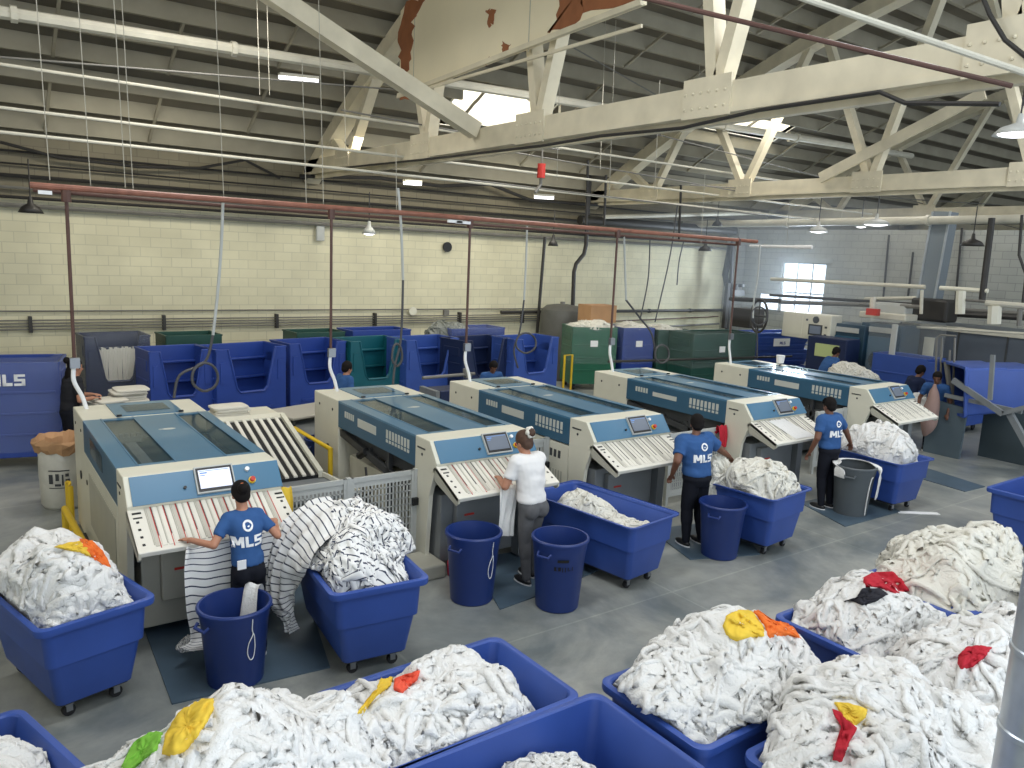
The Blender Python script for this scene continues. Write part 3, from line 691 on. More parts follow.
# red compressed air pipe with its drops
RPY = 10.1
rp = thing('air_pipe', 'rusty red overhead pipe with one drop to each folding machine', 'pipe', (6, RPY, 3.95))
MB().tube([atY(30, 185, RPY), atY(430, 215, RPY), (13.2, RPY, 3.9)], .036, 10).build('pipe_run', M_COPPER, rp, world=True)
p2 = MB(); p2.tube([atY(33, 190, RPY+.3), atY(215, 205, RPY+.3), atY(430, 221, RPY+.3), (13, RPY+.3, 3.82)], .022, 8); p2.build('pipe_run', M_BRICKRED, rp, world=True)
MSX = [1.066, 4.03, 6.23, 9.24, 12.47]; MY = 7.34; MW = 1.31
for i, (x, u) in enumerate(zip(MSX, (70, 327, 467, 612, 733))):
    X = x+(.16 if i else .02)
    MB().tube([(X, RPY, 3.95), (X, RPY, 2.0)], .02, 8).tube([(X, RPY, 3.8), (X, RPY, 3.93)], .05, 8).build('drop_pipe', M_BRICKRED, rp, world=True)
    MB().tube(spline([(X, RPY, 2.02), (X-.02, RPY-.02, 1.8), (X+.06, RPY, 1.6), (X+.1, RPY, 1.44)], 5), .024, 8).build('air_hose', M_WHITE, rp, world=True)
    MB().cbox((X, RPY-.03, 2.0), .1, .06, .12).build('valve', M_ZINC, rp, world=True)
for u, v in ((45, 192), (455, 221), (463, 222)):
    MB().beam(atY(u-7, v, RPY-.1), atY(u+7, v+1, RPY-.1), .04, .04).build('pipe_tag', M_WHITE, rp, world=True)

# power cables with a coil at each machine
def coil_cable(label, pts, loop, y, r=.018, top=None):
    t = thing('cable_drop', label, 'cord', atY(*pts[0], y), 0, 'power cords dropping to the folding machines')
    MB().tube(spline([atY(u, v, y) for u, v in pts[:top]], 6), r*1.1, 7).build('conduit', M_GREYL, t, world=True)
    MB().tube(spline([atY(u, v, y) for u, v in pts[top-1:]], 6), r, 7).build('cable', M_CABLE, t, world=True)
    cu, cv, cr_, ch = loop
    ring = [atY(cu+cr_*math.cos(a_), cv+ch*math.sin(a_), y+.05*math.sin(a_*.5)) for a_ in np.linspace(0, 4*PI*.97, 50)]
    for i, p in enumerate(ring): ring[i] = p+Vector((.003*math.sin(i), 0, .003*math.cos(i*1.3)))
    MB().tube(ring, r, 6).build('cable_coil', M_CABLE, t, world=True)
coil_cable('grey power cord with a coil hanging over the first folding machine', [(223, 203), (221, 250), (217, 300), (213, 335), (205, 362), (180, 375), (174, 398)], (205, 377, 13, 14), 10.3, .018, 4)
coil_cable('grey power cord hanging with a narrow coil over the second folding machine', [(398, 188), (401, 225), (403, 280), (402, 320), (400, 345), (395, 365), (393, 384)], (397, 355, 5, 11), 10.2, .018, 3)
coil_cable('grey power cord with a coil above the third folding machine', [(527, 226), (526, 260), (524, 300), (520, 330), (514, 350), (518, 368)], (526, 343, 10, 10), 10.6, .016, 3)
coil_cable('grey power cord slung in a curve above the fourth folding machine', [(624, 236), (625, 270), (626, 300), (640, 318), (652, 335), (656, 362)], (662, 354, 7, 9), 10.4, .018, 3)
coil_cable('pale power cord hanging to the rear of the fifth folding machine', [(760, 245), (758, 275), (754, 300), (753, 318), (757, 335), (757, 358)], (759, 316, 8, 9), 10.5, .016, 4)
for u, v, u2, v2 in ((680, 185, 655, 322), (650, 240, 640, 320)): 
    pipe('cable_drop', 'thin dark cord hanging in front of the wall '+('with a plug beside the red pipe' if u == 650 else 'from roof down to the green carts'), spline([atY(u, v, 15), atY((u+u2)/2+3, (v+v2)/2, 15), atY(u2, v2, 15)], 5), .018, M_CABLE, 'cord')
pipe('cable_drop', 'short dark cord ending in a plug in front of the cream wall', spline([atY(684, 240, 15), atY(679, 262, 15), atY(677, 285, 15)], 5), .018, M_CABLE, 'cord')
# thin hanger rods from the roof
k = 0
for (u, v0, v1) in ((34, 0, 180), (76, 0, 186), (112, 0, 188), (120, 0, 190), (214, 0, 197), (256, 0, 95), (266, 0, 95), (302, 60, 206), (318, 0, 207), (344, 70, 150), (396, 150, 212), (560, 60, 180), (606, 10, 170), (616, 20, 200), (700, 60, 120), (705, 175, 244), (790, 200, 244), (660, 80, 190)):
    y = 10.2 if v1 > 170 else 12
    pipe('hanger_rod', 'thin wire hanger rod dropping straight from the roof structure', [atY(u, v0-30 if v0 == 0 else v0, y), atY(u+(440-u)*(v1-v0)/4600, v1, y)], .005, M_WIRE, 'rod', 'thin hanger rods', n=5)
# dark hangers from trusses at centre
for (u, v0, v1, lab) in ((588, 160, 232, 'left'), (606, 175, 225, 'middle'), (681, 185, 240, 'right')):
    pipe('hanger_pipe', f'dark vertical hanger pipe under the second truss, {lab} one of three', [atY(u, v0, 14), atY(u-2, v1, 14)], .03, M_PIPED, 'pipe', 'dark hangers')
# slack wires under roof
for i, (p, q) in enumerate([((0, 57), (400, 90)), ((500, 150), (760, 195)), ((640, 130), (1024, 230)), ((690, 185), (1000, 205)), ((560, 40), (700, 120)), ((341, 110), (560, 150)), ((470, 180), (760, 215))]):
    pipe('sprinkler_line', 'thin slanting conduit high up between the roof trusses', [atY(*p, 12.5), atY(*q, 12.5)], .014, M_PIPEG, 'conduit', 'thin conduits in the roof')

# lamps
def tube_lamp(label, a, b, y):
    A, B = atY(*a, y), atY(*b, y); t = thing('tube_light', label, 'light', (A+B)/2, 0, 'fluorescent tube lights')
    MB().beam(A+Vector((0, 0, .05)), B+Vector((0, 0, .05)), .12, .05).build('housing', M_PIPEW, t, world=True)
    MB().tube([A, B], .035, 8).build('tube', M_LAMP, t, world=True)
tube_lamp('lit fluorescent tube high left, lower one beside the roof valley', (279, 77), (318, 81), 14.5)
tube_lamp('lit fluorescent tube high left, upper one beside the cream pipe', (289, 58), (318, 64), 14)
tube_lamp('short lit fluorescent tube behind the cream pipe near the diagonal brace', (325, 64), (345, 68), 14)
tube_lamp('small lit tube above the thick hose on the upper wall', (404, 183), (421, 184), 16)
tube_lamp('small lit tube below the red horn', (535, 197), (553, 198), 15)
def pan_lamp(label, p, r=.2, lit=True):
    t = thing('pendant_lamp', label, 'lamp', p, 0, 'round pendant lamps')
    MB().lathe([(.03, .28), (.05, .16), (r*.7, .1), (r, 0), (r*.97, .0), (r*.66, .08), (.02, .1)], 20).build('lamp_shade', M_PIPED if not lit else M_GREYL, t, smooth=True)
    MB().tube([(0, 0, .25), (0, 0, .9)], .012, 6).build('lamp_stem', M_PIPED, t)
    if lit: MB().ell((0, 0, .02), r*.8, r*.8, .05).build('bulb', M_LAMPB, t, smooth=True)
pan_lamp('round lit pendant lamp above the wall window', atX(818, 232, 19), .26)
pan_lamp('small round lit pendant lamp between two others above the pale wall', atX(861, 227, 20.5), .17)
pan_lamp('wide round lit pendant lamp above the pale block wall', atX(876, 225, 19), .36)
pan_lamp('round lit lamp at the right edge under the nearest truss', atX(1018, 135, 12), .32)
pan_lamp('unlit dark pendant lamp right of the slanting duct', atX(972, 246, 19), .26, False)
pan_lamp('unlit dark pendant lamp before the cream wall near the corner', atY(705, 251, 15.5), .2, False)
pan_lamp('unlit dark pendant lamp upper left of the cream wall', atY(31, 213, 16), .2, False)
pan_lamp('dim pendant lamp upper centre of the cream wall', atY(369, 234, 16), .16)
pan_lamp('unlit pendant lamp near the dark vertical pipe', atY(553, 246, 16), .14, False)
pan_lamp('unlit dark pendant lamp under the pale pipe near the corner', atY(717, 226, 16), .16, False)
hn = thing('alarm_horn', 'small red cylinder hanging under the nearest truss', 'horn', atY(541, 178, 12))
MB().tube([(0, 0, 0), (0, 0, .26)], .075, 14).build('horn_body', M_RED, hn, smooth=False)
MB().tube([(0, 0, .26), (0, 0, .8)], .015, 6).tube([(0, 0, 0), (0, 0, -.12), (-.12, 0, -.28)], .03, 6).build('bracket', M_PIPEG, hn)
ck = MB().tube([(0, -.04, 0), (0, 0, 0)], .13, 20); o = ck.build('wall_clock', M_BLACK); o.location = atY(447, 247, 17.95); tag(o, 'small round black clock on the cream wall', 'clock')
o = MB().cbox((0, 0, 0), .2, .1, .42).build('speaker_box', M_GREYL); bevel(o, .02); o.location = atY(320, 232, 17.9); tag(o, 'pale box mounted high on the cream wall', 'box')
o = MB().cbox((0, 0, 0), .16, .08, .16).build('junction_box', M_PIPEG); bevel(o, .01); o.location = atY(446, 313, 17.95); tag(o, 'small square junction box on the cream wall', 'box')
o = MB().tube([(0, -.06, 0), (0, 0, 0)], .11, 18).build('wall_dial', M_CREAM, auto=.6); o.location = atY(412, 311, 17.93); tag(o, 'round pale disc on the conduit of the cream wall', 'dial')

# ================================================================== FOLDING MACHINES
M_SCREENL = mat('screen_bright', (214, 218, 236), .3, emit=.35)
M_SCREEND = mat('screen_dim', (96, 104, 116), .25, emit=.25)
M_SLOT = mat('slot_light', (196, 198, 190), .6)
def folder(i, x, label, side, screen, lenk=1.0):
    t = thing('folding_machine', label, 'machine', (x, MY, 0), 0, 'blue and cream folding machines')
    W = MW; ML, MR = 2.11, 2.95
    # rear housing with hatch
    o = MB().box(0, W, ML, MR, .04, 1.45).build('rear_housing', M_CREAM, t); bevel(o, .012)
    h = MB().box(.26*W, .80*W, ML+.05, MR-.04, 1.45, 1.462).build('hatch', M_TEAL, t)
    MB().box(.36*W, .72*W, ML+.22, MR-.22, 1.462, 1.468).build('hatch_glass', M_GLASS, h)
    kb = MB()
    for kx in (.28, .78): kb.cbox((kx*W, ML+.03, 1.47), .05, .03, .02)
    kb.build('hatch_catch', M_BLACK, t)
    nb = MB()
    for yy in (2.3, 2.75): nb.tube([(-.006, yy, 1.3), (.0, yy, 1.3)], .018, 8)
    nb.tube([(-.01, 2.45, .75), (.0, 2.45, .75)], .05, 12)
    nb.build('side_bolt', M_BLACK, t)
    # lid: teal frame strips with two smoked windows between them
    l = MB()
    for a, b in ((0, .13), (.38, .72), (.92, 1.0)): l.box(a*W, b*W, .0, ML, 1.425, 1.45)
    for a, b in ((.13, .38), (.72, .92)): l.box(a*W, b*W, 0, .06, 1.425, 1.45).box(a*W, b*W, ML-.08, ML, 1.425, 1.45)
    for a in (.135, .38, .72, .915): l.box(a*W-.008, a*W+.008, .0, ML, 1.45, 1.456)
    lo = l.build('lid', M_TEAL, t)
    for a, b in ((.13, .38), (.72, .92)): MB().box(a*W, b*W, .06, ML-.08, 1.432, 1.444).build('lid_window', M_GLASS, lo)
    MB().ell((.55*W, 1.35, 1.452), .07, .04, .004, None, 12, 4).cbox((.5*W, 1.35, 1.453), .07, .016, .004).build('emblem', M_SLOT, lo)
    bd = MB().mat(0).box(.03, W-.03, .02, ML, 1.16, 1.20)
    r = random.Random(i)
    bd.mat(1)
    for k in range(5): bd.box(.16*W+k*.06, .16*W+k*.06+.025, .1, ML-.1, 1.2, 1.21)
    for k in range(4): bd.box(.74*W+k*.06, .74*W+k*.06+.025, .1, ML-.1, 1.2, 1.21)
    bd.mat(2).box(.22*W, .3*W, .15, 1.35, 1.3, 1.34).box(.15*W, .37*W, 1.5, 1.56, 1.3, 1.36)
    for k in range(5): bd.box(.16*W+k*.055, .16*W+k*.055+.03, 1.5, 1.54, 1.36, 1.40)
    bd.build('belt_bed', [M_DARK, M_GREYM, M_SLOT], t)
    # teal sides with slots, their shade put into a darker teal
    for nm, xa, xb, s_ in (('side_panel', 0, .02, -1), ('side_panel', W-.02, W, 1)):
        z0 = 1.10
        sp_ = MB().box(xa, xb, 0, ML, z0, 1.425).build(nm, M_TEALD, t)
        v = MB().mat(0); X0 = xa-.004 if s_ < 0 else xb; X1 = X0+.004
        v.box(X0, X1, .98, 1.50, 1.23, 1.335) if i != 3 else v.box(X0, X1, .98, 1.50, 1.25, 1.32)
        if i == 0: v.v = []; v.f = []; v.m = []; v.mat(1).box(X0, X1, .8, 1.6, 1.2, 1.37)
        if i > 0:
            for k in range(8):
                v.box(X0, X1, .14+k*.075, .14+k*.075+.045, 1.26, 1.36)
                v.box(X0, X1, .14+k*.075, .14+k*.075+.045, 1.21, 1.245)
            for k in range(5): v.box(X0, X1, 1.62+k*.06, 1.62+k*.06+.04, 1.27, 1.35)
        v.build('vent_slots', [M_SLOT, M_GLASS], sp_)  # pale plates for the slots, the lit interior put into their colour
    # front head : cream ring, blue control panel
    prof = [(0.0, 1.45), (-.31, 1.45), (-.475, 1.235), (-.43, 1.12), (0.0, 1.08)]
    o = MB().prism(prof, 'x', 0, W).build('front_head', M_CREAM, t); bevel(o, .008)
    d = Vector((0, -.165, -.215)).normalized(); n = Vector((0, -.215, .165)).normalized()*-1
    n = Vector((0, -.793, .609))
    def on(xx, s_, off): return Vector((xx, -.31, 1.45))+d*s_+n*off
    def slab(m, xa, xb, sa, sb, oa, ob):
        vs = [on(xx, s_, o_) for o_ in (oa, ob) for s_ in (sa, sb) for xx in (xa, xb)]
        return m.add(vs, [(0, 2, 3, 1), (4, 5, 7, 6), (0, 1, 5, 4), (2, 6, 7, 3), (0, 4, 6, 2), (1, 3, 7, 5)])
    cp = slab(MB(), .045, W+.004, .012, .275, 0, .01).build('control_panel', M_TEAL, t)
    sx = .44*W if i == 0 else .50*W
    sw = .235*W; s = slab(MB(), sx-.012, sx+sw+.012, .0, .25, .01, .034).build('screen_frame', M_GREYL, cp)
    slab(MB(), sx, sx+sw, .014, .236, .034, .038).build('screen_bezel', M_BLACK, s)
    slab(MB(), sx+.018, sx+sw-.018, .036, .21, .038, .041).build('screen', screen, s)
    tx = MB(); slab(tx, sx+.03, sx+.09, .06, .072, .041, .042); slab(tx, sx+.03, sx+.07, .085, .092, .041, .042); slab(tx, sx+.025, sx+sw-.03, .045, .05, .041, .042)
    tx.build('screen_graphics', mat('screen_blue', (90, 130, 190), .4, emit=.2), s)
    b1 = on(.78*W, .07, .01); MB().tube([b1, b1+n*.03], .02, 12).build('push_button', M_WHITE, cp)
    b2 = on(.80*W, .18, .01); e_ = MB().tube([b2, b2+n*.02], .032, 14).build('button_base', M_YEL, cp)
    MB().tube([b2+n*.02, b2+n*.05], .022, 12).build('stop_button', M_RED, e_)
    b3 = on(.36*W if i == 0 else .43*W, .17, .01); MB().tube([b3, b3+n*.02], .014, 10).build('key_switch', M_BLACK, cp)
    # cream front legs / cheeks
    for xa, xb in ((0, .05), (W-.05, W)):
        ck_ = MB().prism([(0.0, 1.09), (-.43, 1.13), (-.40, .85), (-.36, .04), (-.0, .04)] if i < 1 else [(0.0, 1.09), (-.43, 1.13), (-.33, .85), (-.26, .04), (-.06, .04)], 'x', xa, xb).build('front_leg', M_CREAM if True else M_CREAM2, t)
    wm = MB(); wm.cbox((-.003, -.14, 1.335), .004, .17, .018).tube([(-.006, -.16, 1.27), (0, -.16, 1.27)], .016, 8); wm.build('side_mark', M_DARK, t)
    # feed table, sloping toward the operator
    A = Vector((0, -.455, 1.205)); B = Vector((0, -.93, .985)); dd = (B-A); L = dd.length; dd.normalize(); nn = Vector((0, dd.z, -dd.y))
    nn = -nn if nn.z < 0 else nn
    def tslab(m, xa, xb, sa, sb, oa, ob):
        vs = [Vector((xx, 0, 0))+A+dd*s_+nn*o_ for o_ in (oa, ob) for s_ in (sa, sb) for xx in (xa, xb)]
        return m.add(vs, [(0, 2, 3, 1), (4, 5, 7, 6), (0, 1, 5, 4), (2, 6, 7, 3), (0, 4, 6, 2), (1, 3, 7, 5)])
    o = tslab(MB(), 0.0, W, 0, L, -.05, 0).build('feed_table', M_BELT, t); bevel(o, .008)
    bl = MB(); nb_ = 21 if i == 0 else 18; x0 = .13; wd = (W-.26)/nb_
    for k in range(nb_):
        xa = x0+k*wd
        bl.mat(0 if k % 4 else 1); tslab(bl, xa+wd*.22, xa+wd*.92, .01, L-.05, 0, .005)
        bl.mat(2 if k % 2 else 1); tslab(bl, xa, xa+wd*.11, .0, L-.07-.1*(k % 2), .0, .006)
        if i == 0 and k % 2 == 0: bl.mat(3); tslab(bl, xa+wd*.86, xa+wd*.98, .0, L-.03, .0, .007)
        elif i == 1 and k % 3 == 0: bl.mat(3); tslab(bl, xa+wd*.88, xa+wd*.97, .0, L-.03, .0, .006)
    bl.mat(4)
    for k in range(4):
        for xx in (.045, W-.06): tslab(bl, xx, xx+.022, L*(.3+.17*k), L*(.3+.17*k)+.022, 0, .004)
    for xx in (.03, W-.08): tslab(bl, xx, xx+.07, .05, .07, 0, .004); tslab(bl, xx, xx+.07, .11, .125, 0, .004)
    bl.build('belts', [M_BELT, M_BELTG, M_DARK, M_RED, M_BLACK], t)
    for xa in (0.0, W-.02): MB().prism([(-.455, 1.2), (-.925, .985), (-.925, .93), (-.88, .90), (-.45, 1.04), (-.40, 1.16)], 'x', xa, xa+.02).build('table_bracket', M_CREAM2, t)
    # lower cabinet
    lc = MB().box(.1, W-.06, -.42, -.06, .1, .86).box(.25, W-.3, -.5, -.42, .35, .8).build('lower_cabinet', M_GREYM if i else M_CREAM2, t); bevel(lc, .01)
    st = MB().box(.9*W-.12, .9*W+.0, -.56, -.42, .04, .82).build('motor_box', M_GREYM, t)
    MB().box(.35, .47, -.51, -.50, .62, .64).build('red_sticker', M_RED, lc)
    ft = MB()
    for xx in (.06, W-.06):
        for yy in (-.2, 1.0, 2.2, 2.85): ft.tube([(xx, yy, 0), (xx, yy, .05)], .03, 8)
    ft.build('feet', M_BLACK, t)
    # under the lid
    if side == 'closed':
        o = MB().box(-.004, .03, -.0, ML, .04, 1.10).build('side_cladding', M_CREAM, t); bevel(o, .006)
        MB().box(-.010, -.004, .12, 1.75, .38, .95).build('recessed_panel', M_CREAM2, o)
        hb = MB()
        for yy, zz in ((1.93, .8), (1.52, .25), (1.0, .22), (.5, .2)): hb.tube([(-.012, yy, zz), (0, yy, zz)], .03, 6)
        hb.build('hole', M_BLACK, o)
        MB().box(W-.03, W, 0, ML, .04, 1.1).build('side_cladding', M_CREAM, t)
    elif side == 'guard':
        g = MB().mat(0).box(-.003, .025, .0, ML, .06, 1.08).mat(1)
        for k in range(22): g.box(-.006, -.003, .15+k*.085, .15+k*.085+.05, .88, .98)
        g.mat(2)
        for k in range(34): g.box(-.006, -.003, .1+k*.055, .1+k*.055+.03, .32, .72)
        g.build('perforated_guard', [M_CREAM, M_DARK, M_CREAM2], t)
        MB().box(W-.03, W, 0, ML, .04, 1.1).build('side_cladding', M_CREAM, t)
    else:
        u_ = MB().mat(0).box(.1, W-.1, .15, ML, .92, 1.1).beam((.05, .05, .75), (.05, ML, 1.02), .05, .09).beam((W-.05, .05, .75), (W-.05, ML, 1.02), .05, .09)
        for yy in (.3, .8, 1.3, 1.8): u_.tube([(.06, yy, .86+yy*.07), (W-.06, yy, .86+yy*.07)], .045, 8)
        u_.build('conveyor_frame', M_DARK, t)
        MB().box(.14, W-.14, .9, 2.05, .08, .72).build('motor_cabinet', M_CREAM if i == 1 else M_GREYM, t)
        MB().beam((.05, 0, .3), (.05, ML, .3), .05, .06).beam((W-.05, 0, .3), (W-.05, ML, .3), .05, .06).beam((.05, .7, .3), (.05, .7, 1.1), .05, .05).build('base_frame', M_DARK, t)
        MB().tube(spline([(.02, 1.3, .75), (.0, 1.2, .6), (.02, 1.1, .5), (-.02, 1.25, .42), (.02, 1.35, .55)], 5), .015, 6).tube([(.03, 1.5, .85), (.03, 1.3, .95)], .05, 8).build('hose_loop', M_BLACK, t)
    return t
folder(0, MSX[0], 'nearest blue and cream folding machine, feeding striped linen, with bright screen', 'closed', M_SCREENL)
folder(1, MSX[1], 'blue and cream folding machine fed by the woman in white tee', 'open', M_SCREEND)
folder(2, MSX[2], 'middle blue and cream folding machine with cream perforated lower guard', 'guard', M_SCREEND)
folder(3, MSX[3], 'blue and cream folding machine behind the big white heap, red cloth beside it', 'open', M_SCREEND)
folder(4, MSX[4], 'farthest blue and cream folding machine, next to the tipping frame', 'open', M_SCREEND)
o = sheet('hand_towel', [[(MSX[3]+.35, MY-.5, 1.20), (MSX[3]+.72, MY-.5, 1.20)], [(MSX[3]+.48, MY-.9, 1.01), (MSX[3]+.95, MY-.9, 1.01)]], M_TOWEL, 12, 12, .002, 3)
tag(o, 'flat white towel lying on the feed table behind the big heap', 'towel')

# delivery conveyor with black strips right of the first machine
t = thing('stacking_conveyor', 'cream slanted conveyor with black and white strips beside the nearest folding machine', 'conveyor', (3.1, 9.6, 0))
a0, a1, b0, b1 = atZ(240, 421, 1.12), atZ(276, 423, 1.12), atZ(283, 479, .62), atZ(316, 474, .62)
yT, yB = 10.35, 8.95; xL, xR = 2.62, 3.62; zT, zB = 1.12, .66
def cs(m, fa, fb, ga, gb, oa, ob):
    vs = []
    for o_ in (oa, ob):
        for g_ in (ga, gb):
            for f_ in (fa, fb): vs.append((xL+(xR-xL)*f_, yT+(yB-yT)*g_, zT+(zB-zT)*g_+o_))
    return m.add(vs, [(0, 2, 3, 1), (4, 5, 7, 6), (0, 1, 5, 4), (2, 6, 7, 3), (0, 4, 6, 2), (1, 3, 7, 5)])
fr = MB(); cs(fr, 0, .06, 0, 1, -.1, .03); cs(fr, .94, 1, 0, 1, -.1, .03); cs(fr, 0, 1, -.05, .03, -.1, .0); fr.build('side_rail', M_CREAM, t, world=True)
bs = MB().mat(0); cs(bs, .06, .94, .02, 1, -.06, -.02); bs.mat(1)
for k in range(8): cs(bs, .09+k*.108, .09+k*.108+.045, .02, 1, -.02, .0)
bs.build('strips', [M_BLACK, M_BELT], t, world=True)
MB().box(xL, xR, yT, yT+.75, 1.04, 1.1).build('stack_table', M_CREAM, t, world=True)
MB().box(xL+.02, xR+.15, yB-.75, yB, .56, .6).box(xL+.1, xR-.05, yB-.6, yT+.3, .1, .5).build('outfeed_shelf', M_GREYM, t, world=True)
MB().beam((xR, yB, .64), (xR+.15, yB-.75, .6), .03, .05).build('shelf_edge', M_CREAM, t, world=True)
lg = []
for xx in (xL+.05, xR-.05):
    for yy in (yT+.6, yB): MB().box(xx-.03, xx+.03, yy-.03, yy+.03, 0, .6 if yy == yB else 1.04).build('leg', M_GREYM, t, world=True)
def towel_stack(name, label, c, sx, sy, n, rz=0, mt=None, cat='linen', hgt=.035, group=None, jit=.02):
    t = thing(name, label, cat, c, rz, group); r = random.Random(int(c[0]*100)+n)
    for k in range(n):
        w_, d_ = sx/2*r.uniform(.93, 1.03), sy/2*r.uniform(.93, 1.03); ox, oy = r.uniform(-jit, jit), r.uniform(-jit, jit)
        rings = []
        for zz, s_ in ((0, .93), (.15, 1), (.5, 1.015), (.85, 1), (1, .93)):
            rings.append([(ox+w_*s_*math.copysign(abs(math.cos(a_))**.35, math.cos(a_)), oy+d_*s_*math.copysign(abs(math.sin(a_))**.35, math.sin(a_)), k*hgt+zz*hgt) for a_ in [2*PI*q/24+.13 for q in range(24)]])
        MB().loft(rings).build('folded_towel', mt or M_FOLD, t, smooth=False, auto=.9)
    return t
towel_stack('towel_stack', 'stack of folded cream towels on the slanted conveyor beside the nearest machine', (2.98, 10.72, 1.1), .48, .36, 4, .05)

# ------------------------------------------------------------------ guard fences between the machines
def fence(label, x0, x1, y, z0, z1, gate=None):
    t = thing('guard_fence', label, 'fence', (x0, y, 0))
    W = x1-x0; ps = [0, W] if gate is None else [0, gate, W]
    for a, b in zip(ps[:-1], ps[1:]):
        f = MB().box(a+.02, b-.02, -.015, .015, z1-.05, z1).box(a+.02, b-.02, -.015, .015, z0, z0+.05).box(a+.01, a+.06, -.02, .02, z0, z1).box(b-.06, b-.01, -.02, .02, z0, z1)
        g = f.build('panel_frame', M_GREYL, t)
        m = MB(); x = a+.1
        m.box(a+.06, b-.06, -.004, .004, z1-.11, z1-.05).box(a+.06, b-.06, -.004, .004, z0+.05, z0+.09)
        while x < b-.07: m.box(x-.009, x+.009, -.003, .003, z0+.05, z1-.05); x += .042
        z = z0+.12
        while z < z1-.1: m.box(a+.06, b-.06, -.003, .003, z-.006, z+.006); z += .075
        m.build('mesh_panel', M_GREYL, g)
    for p in ps: MB().box(p-.025, p+.025, -.025, .025, 0, z1+.01).build('post', M_GREYL, t)
    MB().cbox((ps[-1]-.02, -.04, z1-.35), .07, .05, .08).build('latch', M_BLACK, t)
    return t
fence('grey mesh guard fence between the nearest folder and the next one', 2.45, 4.02, 7.3, .12, 1.07, .78)
fence('grey mesh guard fence behind the woman in white tee', 5.42, 6.2, 7.75, .12, 1.1)
fence('grey mesh guard fence with a red cloth hung on its end', 8.1, 9.2, 7.35, .12, 1.05)
fence('grey mesh guard fence left of the worker beside the grey barrel', 10.65, 11.55, 8.3, .12, 1.15)
fence('grey mesh guard fence right of the worker beside the grey barrel', 11.62, 12.44, 7.35, .12, 1.07)
# safety barriers
def hoop(label, pts, r=.035):
    p0 = Vector(pts[0]); p0.z = 0; t = thing('safety_rail', label, 'rail', p0, 0, 'yellow safety rails')
    MB().tube([Vector(p)-p0 for p in pts], r, 10).build('rail_tube', M_YEL, t, auto=.7)
    for p in (pts[0], pts[-1]):
        q = Vector(p)-p0; MB().cbox((q.x, q.y, .006), .14, .14, .012).build('foot_plate', M_YEL, t)
    return t
hoop('yellow safety rail low beside the left flank of the nearest folder', [(.86, 9.55, 0), (.86, 9.55, .45), (.9, 8.3, .45), (.9, 8.3, 0)])
hoop('short upright yellow safety hoop behind the low rail', [(.98, 10.35, 0), (.98, 10.35, .52), (.98, 10.15, .52), (.98, 10.15, 0)])
hoop('yellow safety rail between the slanted conveyor and the second folder', [(3.72, 10.2, 0), (3.72, 10.2, .95), (3.86, 9.3, .85), (3.86, 9.3, 0)])
hoop('yellow safety rail on the floor beside the striped linen cart', [(3.35, 7.05, 0), (3.35, 7.05, .12), (3.85, 7.0, .12), (3.85, 7.0, 0)], .025)
hoop('thin yellow post left of the green wrapped carts', [(12.6, 15.2, 0), (12.6, 15.2, .95), (12.85, 15.2, .95), (12.85, 15.2, 0)], .03)
o = MB().box(-.42, .12, -.2, .25, 0, .16).build('kick_plate', M_CREAM2); bevel(o, .02); o.location = (4.0, 6.95, 0); tag(o, 'beige metal foot box on the floor beside the second folder', 'box')
bt = thing('spray_bottle', 'pink bottle on the floor between the folder and the blue barrel', 'bottle', (4.22, 6.78, 0))
MB().lathe([(.0, 0), (.06, 0), (.065, .02), (.065, .15), (.04, .19), (.025, .2), (.0, .2)], 16).build('bottle_body', M_PINKB, bt, smooth=True)
MB().lathe([(.03, .2), (.03, .25), (.0, .25)], 12).build('cap', M_RED, bt)
# cloths hung on fences
def hung(name, label, p, mt, w_=.16, h_=.28, cat='cloth', seed=1):
    p = Vector(p); rows = [[p+Vector((-w_/2, .05, -.12)), p+Vector((w_/2, .05, -.12))], [p+Vector((-w_/2, 0, .012)), p+Vector((w_/2, 0, .012))], [p+Vector((-w_/2, -.05, -h_*.5)), p+Vector((w_/2, -.05, -h_*.5))], [p+Vector((-w_/3, -.05, -h_)), p+Vector((w_/2.4, -.05, -h_*1.05))]]
    return tag(sheet(name, rows, mt, 24, 24, .012, 14, seed), label, cat)
hung('yellow_rag', 'yellow cloth hung over the guard fence by the nearest folder', (2.52, 7.26, 1.075), M_CYEL, .17, .30)
hung('red_rag', 'red cloth hung on the fence beside the fourth folder', (9.13, 7.3, 1.07), M_CRED, .2, .3, seed=3)

